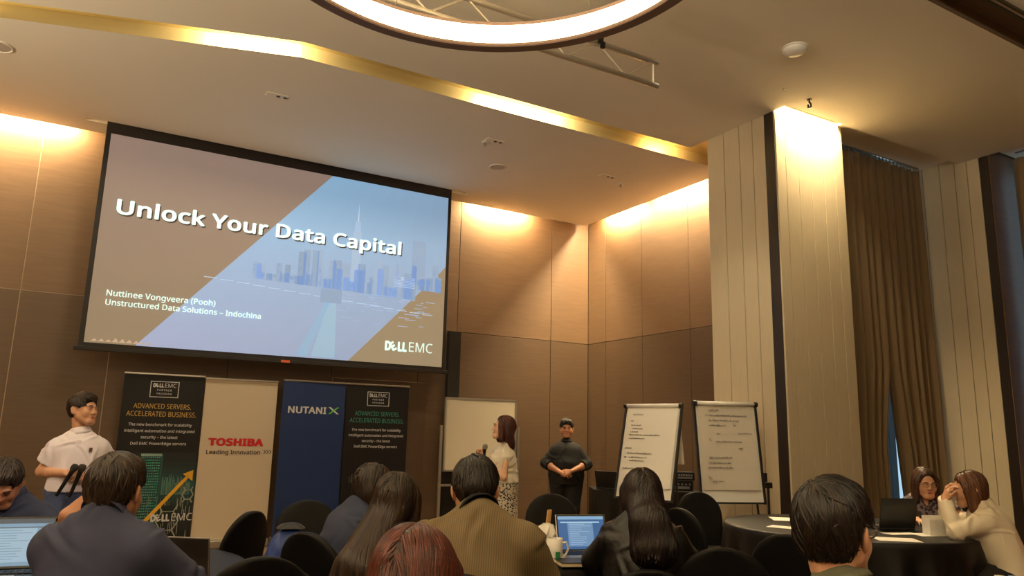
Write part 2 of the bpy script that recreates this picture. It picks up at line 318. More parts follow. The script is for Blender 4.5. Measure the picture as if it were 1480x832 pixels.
# ------------------------------------------------------------------ projection screen
SX0, SX1, SZ0, SZ1, SY = .04, 4.375, 2.29, 4.73, 9.5
scr = thing('projection_screen', 'large projection screen with black border lowered from the ceiling', 'screen', (0, 0, 0))
SB = mat('screen_border_black', (26, 18, 14), .6)
MB().box(((SX0+SX1)/2, SY+.012, (4.9+2.22)/2), (4.44, .006, 4.9-2.22)).obj('fabric', SB, scr)
MB().box(((SX0+SX1)/2, SY+.005, 2.225), (4.52, .035, .045)).obj('bottom_bar', SB, scr, bevel=.005)
Bx('pull_tab', (2.24, SY-.016, 2.225), (.11, .006, .03), mat('orange_tab', (214, 96, 60), .5), scr)
IMG = attr_mat('projected_image', emit=1.0, rough=.9, spec=.05)
c8 = lambda r, g_, b: (lin(r), lin(g_), lin(b))
mb = MB(); cols = []
def sq(pts, c, dy=0): 
    mb.add([(x, SY-.001-dy, z) for x, z in pts], [tuple(range(len(pts)))]); cols.append(tuple(k*.93 for k in c8(*c)))
def lerp(a, b, t): return tuple(p+(q-p)*t for p, q in zip(a, b))
# slide ground in strips: the slide runs from grey-mauve (top) to sand (bottom)
n = 24; e1 = ((2.67, 4.73), (.55, 2.29)); e2 = ((4.375, 3.70), (3.04, 2.29))
for i in range(n):
    z1 = SZ1+(SZ0-SZ1)*i/n; z0 = SZ1+(SZ0-SZ1)*(i+1)/n; tt = i/(n-1)
    d1 = lambda z: e1[0][0]+(e1[1][0]-e1[0][0])*(e1[0][1]-z)/(e1[0][1]-e1[1][1])
    d2 = lambda z: min(SX1, e2[1][0]+(e2[0][0]-e2[1][0])*(z-e2[1][1])/(e2[0][1]-e2[1][1]))
    sq([(SX0, z0), (d1(z0), z0), (d1(z1), z1), (SX0, z1)], lerp((126, 110, 102), (128, 114, 94), tt))
    for q in range(8):
        a0, a1 = q/8, (q+1)/8; X = lambda z, a: d1(z)+(d2(z)-d1(z))*a; c = lerp(lerp((120, 158, 192), (140, 152, 184), tt), (122, 142, 170), (a0*.5))
        sq([(X(z0, a0), z0), (X(z0, a1), z0), (X(z1, a1), z1), (X(z1, a0), z1)], c)
    if d2(z0) < SX1: sq([(d2(z0), z0), (SX1, z0), (SX1, z1), (d2(z1), z1)], lerp((128, 112, 92), (132, 120, 98), tt))
me = mb.mesh('image'); tone_attr(me, cols); link('slide_image', me, IMG, scr)
# skyline print of the slide
mb = MB(); cols = []; rr = random.Random(5)
def bld(x, w, z0, z1, c): sq([(x, z0), (x+w, z0), (x+w, z1), (x, z1)], c, .002)
for i in range(46):
    x = 1.75+i*.056+rr.uniform(-.02, .02)
    if x > 4.28: break
    w = rr.uniform(.05, .12); ht = rr.uniform(.12, .5)*(1.0 if 2.3 < x < 4.2 else .5); base = 3.22-.02*(x-2)+(.0 if x < 3.9 else .15); v = rr.uniform(-6, 8)
    bld(x, w, base, base+ht, (124+v, 144+v, 172+v))
    for j in range(rr.randint(2, 6)):
        a, b = rr.uniform(0, w*.8), rr.uniform(.03, ht-.03); bld(x+a, rr.uniform(.01, .03), base+b, base+b+rr.uniform(.01, .03), (128+rr.uniform(-10, 14), 146, 166))
bld(3.0, .12, 3.22, 4.02, (138, 160, 188)); bld(3.02, .08, 4.02, 4.16, (138, 164, 196)); sq([(3.05, 4.16), (3.07, 4.16), (3.06, 4.42)], (168, 190, 212), .003)
bld(3.86, .2, 3.4, 4.02, (124, 144, 174))
for i in range(60):
    x = rr.uniform(2.75, 4.1); z = 3.2-abs(rr.gauss(0, .22)); bld(x, rr.uniform(.03, .16), max(2.8, z), max(2.8, z)+.008, (142+rr.uniform(-14, 10), 160, 190))
sq([(2.55, 2.31), (2.86, 2.31), (2.83, 3.1), (2.75, 3.1)], (134, 162, 188), .003); sq([(2.36, 2.31), (2.5, 2.31), (2.76, 3.05), (2.70, 3.05)], (126, 156, 186), .003)
sq([(2.62, 3.02), (2.9, 3.02), (2.9, 3.2), (2.62, 3.2)], (122, 142, 172), .004)
for i in range(16): bld(1.2+i*.19, .15, 3.17-.012*i, 3.178-.012*i, (160, 182, 205))
for i in range(7): bld(3.62, .3, 3.34+i*.022, 3.35+i*.022, (176, 184, 196))
for i in range(9): x = .1+i*.07; sq([(x, 2.31), (x+.07, 2.31), (x+.04, 2.31+rr.uniform(.02, .05))], (166, 148, 128), .002)
me = mb.mesh('skyline'); tone_attr(me, cols); link('slide_skyline', me, IMG, scr)['kind'] = 'stuff'
TXT = mat('projected_white_text', (196, 224, 220), .9, emit=1.0, spec=0); TXTS = mat('projected_text_shadow', (96, 84, 82), .9, spec=0)
text('lettering', 'Unlock Your Data Capital', .205, SY-.008, 3.775, 3.50, TXTS, scr, height=.245, bold=.028)
text('lettering', 'Unlock Your Data Capital', .19, SY-.010, 3.79, 3.50, TXT, scr, height=.245, bold=.028)
text('lettering', 'Nuttinee Vongveera (Pooh)', .20, SY-.008, 2.83, 1.16, TXT, scr, bold=.012)
text('lettering', 'Unstructured Data Solutions \u2013 Indochina', .20, SY-.008, 2.725, 1.70, TXT, scr, bold=.012)
def logo(parent, x, y, z, w, mt, tail=True):
    """blocky D, tilted E, double L, then thin EMC"""
    h = w*.19
    text('logo', 'D', x, y, z, w*.125, mt, parent, height=h, bold=.06)
    text('logo', 'E', x+w*.165, y, z-h*.06, w*.10, mt, parent, height=h*.92, bold=.05, roll=.55)
    text('logo', 'LL', x+w*.265, y, z, w*.19, mt, parent, height=h, bold=.06)
    if tail: text('logo', 'EMC', x+w*.50, y, z, w*.50, mt, parent, height=h, bold=0)
logo(scr, 3.53, SY-.008, 2.47, .69, TXT)
# ------------------------------------------------------------------ roll-up banners
def banner(name, label, x0, x1, y0, y1, ztop, base_mat, build=None):
    dx, dy = x1-x0, y1-y0; w = math.hypot(dx, dy); t = thing(name, label, 'banner', (x0, y0, 0), math.atan2(dy, dx), 'roll-up banners below the screen')
    MB().box((w/2, 0, (ztop+.08)/2), (w, .004, ztop-.08)).obj('banner_sheet', base_mat, t)
    MB().box((w/2, 0, .05), (w+.02, .22, .09)).obj('base_cassette', METAL, t, bevel=.01); MB().box((w/2, -.004, ztop), (w+.01, .02, .022)).obj('top_rail', METAL, t, bevel=.004)
    MB().tube([(w/2, .05, .08), (w/2, .03, ztop)], .01, 8).obj('support_pole', METAL, t)
    for s in (.1, w-.1): Bx('foot', (s, 0, .012), (.05, .38, .02), METAL, t)
    if build: build(t, w)
    return t
BK = mat('print_black', (24, 22, 23), .55, spec=.3); BLU = mat('print_blue', (18, 46, 96), .5); CRM = mat('print_cream', (198, 182, 158), .55, bump=.03, bscale=5)
GT = mat('print_gold', (196, 162, 84), .6); TT = mat('print_teal', (58, 138, 128), .6); WT = mat('print_white', (205, 205, 205), .6); RD = mat('print_red', (196, 30, 38), .5); GN = mat('print_green', (96, 190, 72), .5); DKT = mat('print_dark', (60, 44, 38), .6); GR = mat('print_grey', (120, 120, 122), .6)
def dell(teal):
    def b(t, w):
        y = -.006; fr = MB(); cx = w*.5; T = TT if teal else GT
        for c, d in (((cx, y, 1.915), (.31, .003, .008)), ((cx, y, 1.735), (.31, .003, .008)), ((cx-.151, y, 1.825), (.008, .003, .188)), ((cx+.151, y, 1.825), (.008, .003, .188))): fr.box(c, d)
        fr.obj('logo_frame', WT, t); logo(t, cx-.125, y, 1.85, .25, WT)
        text('lettering', 'PARTNER', cx, y, 1.805, .16, WT, t, align='C', spacing=1.3, bold=.01); text('lettering', 'PROGRAM', cx, y, 1.765, .16, WT, t, align='C', spacing=1.3, bold=.01)
        text('lettering', 'ADVANCED SERVERS.', cx, y, 1.60, w*.71, T, t, height=.058, align='C'); text('lettering', 'ACCELERATED BUSINESS.', cx, y, 1.51, w*.86, T, t, height=.058, align='C')
        for i, (s, ww) in enumerate((('The new benchmark for scalability', .78), ('intelligent automation and integrated', .86), ('security \u2013 the latest', .45), ('Dell EMC PowerEdge servers', .68))):
            text('lettering', s, cx, y, 1.40-.072*i, w*ww, WT, t, height=.045, align='C', bold=.008)
        mb = MB(); cl_ = []; rr = random.Random(8)
        def q(x, z, ww, hh, c, dy=0): mb.add([(x, y-dy, z), (x+ww, y-dy, z), (x+ww, y-dy, z+hh), (x, y-dy, z+hh)], [(0, 1, 2, 3)]); cl_.append(c8(*c))
        if not teal:
            for i in range(22): k_ = math.exp(-((i-9)/5)**2); q(.0, 1.10-.04*(i+1), w, .04, (24+10*k_, 26+52*k_, 26+52*k_), -.002)
            x0 = .27
            for i in range(30):
                z = 1.03-.03*i; q(x0, z, .21, .024, (28, 66+rr.randint(-8, 20), 66), .001)
                for j in range(9): q(x0+.01+j*.022, z+.005, .014, .012, (70+rr.randint(-30, 60), 150+rr.randint(-40, 50), 140), .002)
            q(x0-.005, 1.055, .22, .03, (130, 160, 150), .003); q(x0+.21, .15, .02, .93, (40, 80, 78), .002)
            for i in range(90):
                x = x0+.24+rr.random()*(w-x0-.3); h_ = rr.uniform(.03, .2)*(1.2-abs(x-.6)); q(x, .62, .008, h_, (90+rr.randint(-30, 40), 130, 120), .001)
            for i in range(26): q(.36+i*.019, .02+rr.random()*.5, .005, .12, (160, 170, 165), .001)
        for i in range(26): x = .05+rr.random()*(w-.1); q(x, .72+rr.random()*.03 if teal else .5, .004, rr.uniform(.05, .12), (140, 130, 110), .002)
        me = mb.mesh('p'); tone_attr(me, cl_); link('printed_picture', me, attr_mat('banner_print', rough=.6), t)
        def hexa(cx_, cz, r, mt):
            P = [(cx_+r*math.cos(R(60*k_)), y-.004, cz+r*math.sin(R(60*k_))) for k_ in range(6)]; hb = MB()
            for k_ in range(6): 
                hb.tube([P[k_], P[(k_+1) % 6]], .009, 4); 
                if k_ in (1, 2, 4, 5): o_ = Vector(P[k_])+(Vector(P[k_])-Vector((cx_, y-.004, cz)))*.7; hb.tube([P[k_], o_], .009, 4)
            for v_ in hb.v: pass
            hb.v = [(a_, y-.003-abs(b_-y+.004)*.05, c_) for a_, b_, c_ in hb.v]; hb.obj('hexagon_print', mt, t)
        HX = mat('print_hexagon', (150, 156, 140), .6)
        hexa(w*.70, .33, .12, HX) if not teal else (hexa(w*.33, .72, .09, HX), hexa(w*.78, .69, .09, HX))
        if not teal:
            hexa(w*.97-.04, .62, .06, HX)
            MB().add([(.34, y-.006, .32), (.37, y-.006, .29), (w-.06, y-.006, .83), (w-.08, y-.006, .86)], [(0, 1, 2, 3)]).add([(w-.03, y-.006, .90), (w-.14, y-.006, .855), (w-.03, y-.006, .775)], [(0, 1, 2)]).obj('arrow_print', mat('print_yellow', (222, 168, 34), .5), t)
            logo(t, w*.50, y-.007, .33, .44, WT)
    return b
def tosh(t, w):
    text('lettering', 'TOSHIBA', .09, -.005, 1.19, .65, RD, t, height=.095, bold=.07); text('lettering', 'Leading Innovation', .08, -.005, 1.085, .63, DKT, t, height=.07, bold=.02)
    ch = MB()
    for i in range(3):
        x = .745+i*.034; ch.add([(x, -.005, 1.14), (x+.012, -.005, 1.14), (x+.035, -.005, 1.115), (x+.012, -.005, 1.09), (x, -.005, 1.09), (x+.023, -.005, 1.115)], [(0, 5, 2, 1), (5, 4, 3, 2)])
    ch.obj('chevron_print', DKT, t)
def nuta(t, w):
    text('lettering', 'NUTANI', .075, -.005, 1.605, .50, WT, t, height=.088, bold=.03)
    x = .60; z0, z1 = 1.605, 1.693; 
    MB().add([(x, -.005, z1), (x+.03, -.005, z1), (x+.145, -.005, z0), (x+.115, -.005, z0)], [(0, 1, 2, 3)]).obj('logo', WT, t)
    MB().add([(x, -.0055, z0), (x+.03, -.0055, z0), (x+.145, -.0055, z1), (x+.115, -.0055, z1)], [(0, 1, 2, 3)]).obj('logo', GN, t)
banner('rollup_banner', 'black roll-up banner with gold heading and yellow arrow beside the presenter', .50, 1.37, 9.80, 9.78, 2.0, BK, dell(False))
banner('rollup_banner', 'cream roll-up banner with red lettering', 1.385, 2.245, 9.80, 9.80, 1.985, CRM, tosh)
banner('rollup_banner', 'plain blue roll-up banner with white and green lettering', 2.30, 3.12, 9.72, 9.76, 2.01, BLU, nuta)
banner('rollup_banner', 'black roll-up banner with teal heading, rightmost of the banners', 3.13, 4.01, 9.74, 9.74, 2.01, BK, dell(True))
# ------------------------------------------------------------------ whiteboard and flip charts
P = spread(690, 10.6, 0); t = thing('whiteboard', 'blank whiteboard on a wheeled stand behind the woman with microphone', 'whiteboard', (P[0], P[1], 0), R(-6))
MB().box((0, 0, 1.385), (1.08, .02, 1.0)).obj('board', mat('whiteboard_face', (190, 180, 160), .3), t)
fr = MB()
for c, d in (((0, -.005, 1.89), (1.12, .035, .025)), ((0, -.005, .88), (1.12, .035, .025)), ((-.55, -.005, 1.385), (.025, .035, 1.03)), ((.55, -.005, 1.385), (.025, .035, 1.03))): fr.box(c, d)
fr.obj('frame', METAL, t); Bx('pen_tray', (0, -.05, .865), (.5, .07, .015), METAL, t)
for s in (-1, 1): MB().box((s*.60, 0, .78), (.035, .035, 1.45)).obj('post', METAL, t); MB().box((s*.60, 0, .05), (.05, .55, .035)).obj('foot', METAL, t)
MB().box((0, 0, .68), (1.2, .025, .03)).obj('cross_bar', METAL, t)
INK = mat('marker_ink', (128, 122, 122), .8)
def scribble(mb, x, z, w, s, rr, y=-.014):
    """a word-like run of handwriting strokes"""
    n = int(w/(s*.42)); pts = []
    for i in range(n*4+1):
        u = i/4; pts.append((x+u*s*.42, z+s*(.5*math.sin(i*1.7+rr.uniform(-.6, .6))+.5)*rr.uniform(.35, 1)))
    for a, b in zip(pts[:-1], pts[1:]):
        if rr.random() < .14: continue
        d = Vector((b[0]-a[0], 0, b[1]-a[1])); n_ = Vector((-d.z, 0, d.x)).normalized()*.0016
        mb.add([(a[0]-n_.x, y, a[1]-n_.z), (b[0]-n_.x, y, b[1]-n_.z), (b[0]+n_.x, y, b[1]+n_.z), (a[0]+n_.x, y, a[1]+n_.z)], [(0, 1, 2, 3)])
def flipchart(px, dep, rz, ztop, label, rows, w=.68, h=1.0, tilt=12, flipped=False, paper=PAPER):
    P = spread(px, dep, 0); t = thing('flip_chart', label, 'flip chart', (P[0], P[1], 0), rz); rot = Matrix.Rotation(R(-tilt), 4, 'X'); top = Vector((0, 0, ztop))
    def pl(o): o.matrix_local = Matrix.Translation(top)@rot; return o
    pl(MB().box((0, .01, -h/2), (w, .015, h)).obj('board', WHITE, t)); f = MB()
    for c, d in (((-w/2, 0, -h/2), (.018, .035, h+.02)), ((w/2, 0, -h/2), (.018, .035, h+.02)), ((0, 0, -h), (w, .035, .015))): f.box(c, d)
    pl(f.obj('frame', BLACK, t)); pl(MB().tube([(-w/2+.02, -.018, .0), (w/2-.02, -.018, .0)], .022, 12).obj('clamp_bar', WHITE, t, smooth=True))
    for s in (-1, 1): pl(MB().tube([(s*(w/2-.02), -.018, 0), (s*(w/2+.015), -.018, 0)], .026, 12).obj('clamp_knob', BLACK, t))
    def sheet(u, v):
        return (-w/2+.03+(w-.06)*u, -.012-.006*math.sin(3*v)-.004*math.sin(u*5+v*4)*v, -.012-(h-.13)*v)
    pl(MB().grid(sheet, 8, 12).obj('paper_pad', paper, t, smooth=True))
    rr = random.Random(px); mb = MB()
    for (u, v, ww, s) in rows: scribble(mb, -w/2+.03+(w-.06)*u, -.02-(h-.13)*v, ww*(w-.06), s, rr, y=-.0235)
    pl(mb.obj('handwriting', INK, t))
    if flipped: pl(MB().grid(lambda u, v: (-w/2+.05+(w-.1)*u, .05+.22*v+.02*math.sin(u*4), .0-.55*v), 6, 8).obj('turned_page', paper, t, smooth=True))
    hb = Vector((0, 0, ztop))+rot@Vector((0, .03, -.25))
    for s in (-1, 1): MB().tube([(s*.26, hb.y+.02, hb.z), (s*.33, -.10, .01)], .011, 8).obj('leg', BLACK, t)
    MB().tube([(0, hb.y+.02, hb.z), (0, .55, .01)], .011, 8).obj('leg', BLACK, t)
    pl(MB().box((0, -.03, -h+.0), (w*.8, .05, .012)).obj('pen_tray', BLACK, t))
    return t
rows1 = [(.13, .10, .22, .022), (.1, .18, .07, .018), (.12, .235, .2, .016), (.14, .28, .22, .016), (.12, .32, .16, .016), (.1, .36, .62, .018), (.1, .405, .32, .018), (.04, .53, .15, .02), (.1, .59, .5, .018), (.05, .64, .05, .014), (.15, .64, .36, .016), (.16, .68, .3, .016), (.05, .78, .35, .018)]
rows2 = [(.18, .07, .2, .022), (.12, .13, .75, .02), (.17, .19, .55, .022), (.17, .25, .3, .022), (.6, .25, .06, .04), (.28, .35, .1, .03), (.68, .34, .25, .018), (.16, .43, .05, .04), (.26, .44, .48, .018), (.66, .52, .08, .022), (.13, .63, .42, .022), (.1, .69, .4, .02), (.1, .745, .45, .022), (.1, .87, .06, .035), (.16, .9, .2, .02)]
flipchart(948, 7.7, heading(42), 1.73, 'tilted flip chart with writing in front of the black equipment table', rows1, w=.68, h=.98, tilt=14, flipped=True, paper=mat('lit_paper', (244, 240, 230), .8))  # sheet turned to the light: its brightness is put into the paper colour
flipchart(1055, 7.15, heading(-10), 1.745, 'upright flip chart with faint writing before the plank pillar', rows2, w=.65, h=.95, tilt=8, paper=mat('shaded_paper', (206, 198, 184), .8))  # white paper toned down, the weaker light is put into its colour
P = spread(1117, 6.62, 0); t = thing('microphone_stand', 'black pole stand with a clamp right of the upright flip chart', 'stand', (P[0], P[1], 0))
MB().tube([(0, 0, .02), (0, 0, 1.02)], .011, 8).obj('pole', BLACK, t); MB().box((0, 0, 1.0), (.07, .04, .05)).box((-.04, 0, 1.07), (.03, .03, .08)).obj('clamp', BLACK, t)
for k in range(3): a = k*2.1; MB().tube([(0, 0, .2), (.18*math.cos(a), .18*math.sin(a), .01)], .009, 6).obj('leg', BLACK, t)
# ------------------------------------------------------------------ equipment table with black cloth
P = spread(938, 9.5, 0); rz = heading(0); rm = Matrix.Rotation(rz, 4, 'Z')
t = thing('equipment_table', 'long table under black cloth behind the tilted flip chart', 'table', (P[0], P[1], 0), rz)
Bx('tabletop', (-.05, 0, .72), (1.3, .6, .03), BLACK, t)
for sx in (-.65, .55):
    for sy in (-.25, .25): Bx('leg', (sx, sy, .35), (.04, .04, .7), METAL, t)
def skirt(u, v):
    per = [(-.73, -.33), (.63, -.33), (.63, .33), (-.73, .33), (-.73, -.33)]; k_ = min(3, int(u*4)); q = u*4-k_; x = per[k_][0]+(per[k_+1][0]-per[k_][0])*q; y = per[k_][1]+(per[k_+1][1]-per[k_][1])*q
    d = .012*v*math.sin(u*150); return (x+(d if k_ % 2 else 0), y+(0 if k_ % 2 else d), .745-.735*v)
o = MB().grid(skirt, 240, 5).box((-.05, 0, .745), (1.36, .66, .008)).obj('tablecloth', BLACKC, smooth=False); o.location = P*np.array([1, 1, 0]); o.rotation_euler = (0, 0, rz); tag(o, 'black cloth to the floor on the equipment table', 'tablecloth')
def on(lx, ly, lz): return Vector((P[0], P[1], 0))+rm.to_3x3()@Vector((lx, ly, lz))
def laptop(name, label, loc, rz, angle=105, body=METAL, screen=None, logo_=False, w=.32, d=.22):
    t = thing(name, label, 'laptop', loc, rz); Bx('base', (0, 0, .009), (w, d, .016), body, t, bevel=.004)
    kb = Bx('keyboard', (0, .03, .018), (w*.88, d*.45, .002), BLACK, t); ky = MB()
    for i in range(12):
        for j in range(4): ky.box((-w*.42+i*w*.076, -.01+j*.025, .0205), (w*.062, .018, .003))
    ky.obj('keys', BLACK, kb); Bx('touchpad', (0, -d*.3, .0175), (w*.3, d*.25, .0015), METAL, t)
    rot = Matrix.Translation((0, d/2-.004, .018))@Matrix.Rotation(R(90-angle), 4, 'X')
    l = Bx('lid', (0, .004, d*.49), (w, .007, d*.98), body, t, bevel=.003); l.matrix_local = rot
    bz = Bx('bezel', (0, -.0005, d*.49), (w-.008, .002, d*.95), BLACK, l)
    if screen:
        s = MB(); cols_ = []
        def q(x, z, ww, hh, c, dy=0): s.add([(x, -.002-dy, z), (x+ww, -.002-dy, z), (x+ww, -.002-dy, z+hh), (x, -.002-dy, z+hh)], [(0, 1, 2, 3)]); cols_.append(c8(*c))
        W_, H_ = w-.024, d*.88; x0, z0 = -W_/2, d*.05; q(x0, z0, W_, H_, screen[0]); q(x0, z0+H_*.90, W_, H_*.10, screen[1], .0004); q(x0+W_*.2, z0+H_*.08, W_*.55, H_*.74, screen[2], .0004)
        rr = random.Random(3)
        for i in range(12): q(x0+W_*.24, z0+H_*(.14+i*.055), W_*rr.uniform(.2, .46), H_*.012, screen[3], .0008)
        q(x0+W_*.05, z0+H_*.80, W_*.85, H_*.03, screen[4], .0008)
        me = s.mesh('d'); tone_attr(me, cols_); link('display', me, attr_mat('laptop_display', emit=.85), l)
    return t
laptop('laptop', 'small black open laptop on the equipment table', on(-.5, -.12, .75), rz+R(150), 105, BLACK, w=.30)
def mixer(lx, lz, w, d, h, label, seed):
    p = on(lx, 0, lz); t = thing('audio_mixer', label, 'audio equipment', p, rz); Bx('body', (0, 0, h/2), (w, d, h), BLACK, t, bevel=.008); rr = random.Random(seed)
    for i in range(8): MB().lathe([(.012, 0), (.01, .02), (.001, .021)], 10, (-w/2+.04+i*(w-.08)/7, -d/2+.004, h*.6), Matrix.Rotation(R(90), 3, 'X')).obj('knob', GR, t)
    Bx('panel', (0, -d/2-.001, h*.3), (w*.8, .004, h*.25), GR, t); return t
mixer(.33, .75, .42, .3, .13, 'black audio rack lying on the equipment table right of flip chart', 1); mixer(.42, .88, .30, .26, .1, 'smaller black mixer stacked on top of the audio rack', 2)
# ------------------------------------------------------------------ banquet chairs
def sstep(a, b, x): x = min(1, max(0, (x-a)/(b-a))); return x*x*(3-2*x)
def make_chair(cover, name='banquet_chair'):
    t = thing(name, 'black covered banquet chair', 'chair')
    def halfw(z):
        if z < .70: return .205+.015*sstep(.4, .7, z)
        q = (z-.70)/.225; return .22*math.sqrt(max(0, 1-q**2.3))
    m_ = MB(); n = 26; zs = [.43+(.925-.43)*(1-(1-i/n)**1.6) for i in range(n+1)]; ring = []
    for z in zs:
        hw = max(.004, halfw(z)); yb = -.20-.16*(z-.43); th = .028*min(1, hw/.07+.2); sec = []
        for k_ in range(24):
            a = 2*math.pi*k_/24; cx_ = abs(math.cos(a))**.6*math.copysign(1, math.cos(a)); sy_ = abs(math.sin(a))**.9*math.copysign(1, math.sin(a))
            x = hw*cx_; sec.append((x, yb+th*sy_+.35*x*x, z))
        ring += sec
    m_.add(ring, [(i*24+k_, i*24+(k_+1) % 24, (i+1)*24+(k_+1) % 24, (i+1)*24+k_) for i in range(n) for k_ in range(24)]+[tuple(range(24))[::-1], tuple(range(n*24, n*24+24))])
    m_.obj('backrest', cover, t, smooth=True)
    def seat(u, v):
        a = 2*math.pi*u; c_, s_ = math.cos(a), math.sin(a); x = .225*abs(c_)**.5*math.copysign(1, c_); y = .215*abs(s_)**.5*math.copysign(1, s_); q = math.sin(v*math.pi)**.4 if 0 < v < 1 else 0
        return (x*q, y*q, .44+.03*math.copysign(abs(math.cos(v*math.pi))**.6, math.cos(v*math.pi)))
    MB().grid(seat, 32, 10).obj('seat', cover, t, smooth=True)
    def sk(u, v):
        a = 2*math.pi*u; c_, s_ = math.cos(a), math.sin(a); x = (.222+.02*v)*abs(c_)**.45*math.copysign(1, c_); y = (.212+.03*v)*abs(s_)**.45*math.copysign(1, s_)
        arch = abs(math.sin(2*a))**.5; return (x*(1-.05*(1-arch)*v), y*(1-.05*(1-arch)*v), .43-v*(.41*(.55+.45*arch)))
    MB().grid(sk, 48, 8).obj('skirt', cover, t, smooth=True)
    for sx in (-1, 1):
        for sy in (-1, 1): MB().tube([(sx*.19, sy*.18, .42), (sx*.205, sy*.2, .0)], .012, 8).obj('leg', METAL, t)
    return t
first = make_chair(CHAIRC); used = [False]
def chair(px, dep, az, label, zs=1.0, loc=None, sc=1.0):
    t = first if not used[0] else copy_tree(first); used[0] = True; P = spread(px, dep, 0) if loc is None else loc
    t.location = (P[0], P[1], 0); t.rotation_euler = (0, 0, heading(az)); t.scale = (sc, sc, zs); t['label'] = label; t['group'] = 'black covered banquet chairs'; return t
chair(284, 4.3, -74, 'empty black chair turned side-on before the cream banner')
chair(322, 2.9, -32, 'empty black chair at bottom edge beside the man in navy shirt')
chair(432, 5.05, 165, 'empty black chair in front of the blue banner, behind the backpack', .97)
chair(484, 3.75, 32, 'empty black chair with the blue backpack at its left side', .98)
chair(802, 5.8, 175, 'empty black chair across the table from the man in olive shirt')
chair(1030, 6.45, 170, 'empty black chair right below the upright flip chart')
chair(1030, 5.2, 62, 'empty black chair seen from the side at left of the right-hand table')
chair(1048, 3.45, 12, 'large empty black chair at bottom edge right of the black-haired woman', 1.0)
chair(1172, 3.95, 35, 'empty black chair half hidden behind the nearest man')
# ------------------------------------------------------------------ round tables with cloths
def round_table(px, dep, r, label, clabel, seed):
    P = spread(px, dep, 0); t = thing('banquet_table', label, 'table', (P[0], P[1], 0), 0, 'round banquet tables'); MB().lathe([(0.001, .742), (r-.01, .742), (r, .735), (r, .715), (r-.01, .71), (.001, .71)], 64).obj('tabletop', BLACK, t)
    for k_ in range(4): a = k_*math.pi/2+.6; MB().tube([(r*.6*math.cos(a), r*.6*math.sin(a), .71), (r*.66*math.cos(a), r*.66*math.sin(a), 0)], .018, 8).obj('leg', METAL, t)
    rr = random.Random(seed); p1, p2 = rr.uniform(0, 6), rr.uniform(0, 6); V = []; nA, prof = 220, [(0.001, 0), (.5, 0), (.85, 0), (.97, 0), (1.0, .003), (1.008, .012), (1.012, .04), (1.015, .12), (1.02, .25), (1.03, .42), (1.04, .6), (1.045, .735)]
    mb = MB()
    for q, dz in prof:
        for k_ in range(nA):
            a = 2*math.pi*k_/nA; am = .05*sstep(.02, .45, dz); f_ = math.sin(a*19+p1+1.5*math.sin(a*3+p2))+.4*math.sin(a*31+p2)
            rad = r*q+am*f_; V.append((rad*math.cos(a), rad*math.sin(a), .748-dz))
    mb.add(V, [(i*nA+k_, i*nA+(k_+1) % nA, (i+1)*nA+(k_+1) % nA, (i+1)*nA+k_) for i in range(len(prof)-1) for k_ in range(nA)])
    o = mb.obj('tablecloth', BLACKC, smooth=True); o.location = (P[0], P[1], 0); tag(o, clabel, 'tablecloth', 'black round tablecloths'); return P
round_table(1232, 5.8, .93, 'round banquet table at right where the two women work', 'black draped cloth on the right-hand round table', 1)
round_table(790, 4.55, .90, 'round banquet table in the middle holding the silver laptop', 'black draped cloth on the middle round table', 2)
round_table(50, 3.3, .82, 'round banquet table at left beside the man in navy shirt', 'black draped cloth on the left round table', 3)
round_table(1430, 2.45, .80, 'round banquet table at the bottom right corner', 'black draped cloth on the bottom right corner table', 4)
TZ = .7485
# things on the right table
def sheet(px, dep, az, w, d, label, mt=PAPER, name='paper_sheet', cat='paper', z=TZ, th=.0015):
    P = spread(px, dep, z); o = MB().grid(lambda u, v: (w*(u-.5), d*(v-.5), .001+.002*math.sin(u*3)*math.sin(v*4)+.001), 6, 6).obj(name, mt); s = o.modifiers.new('s', 'SOLIDIFY'); s.thickness = th
    o.location = (P[0], P[1], z+.001); o.rotation_euler = (0, 0, heading(az)); tag(o, label, cat); return o
sheet(1133, 6.35, 10, .21, .30, 'white sheet lying furthest back on the right-hand table'); sheet(1135, 5.75, 35, .24, .17, 'white sheet left of the nearest man on right-hand table')
sheet(1295, 5.18, 10, .28, .22, 'large white sheet at the front rim of the right-hand table'); sheet(1302, 5.52, -15, .26, .12, 'narrow white sheet behind the front-rim sheet')
sheet(1345, 5.5, -10, .28, .19, 'white sheet under the small white box', mt=WHITE)
P = spread(1283, 5.85, TZ); laptop('laptop', 'large black laptop seen from behind, in front of woman in glasses', (P[0], P[1], TZ), heading(172), 103, BLACK, w=.30, d=.235)
P = spread(1362, 5.5, TZ+.004); t = thing('white_box', 'small white open box with a dark notch in front of the two women', 'box', (P[0], P[1], TZ+.006), heading(-5))
Bx('front_panel', (0, -.045, .055), (.24, .003, .11), WHITE, t); Bx('back_panel', (-.01, .045, .065), (.22, .003, .13), WHITE, t); Bx('base', (0, 0, .003), (.24, .09, .004), WHITE, t); Bx('side_panel', (-.12, 0, .055), (.003, .09, .11), WHITE, t); Bx('side_panel', (.12, 0, .055), (.003, .09, .11), WHITE, t); Bx('notch', (.06, -.0475, .065), (.03, .002, .012), BLACK, t)
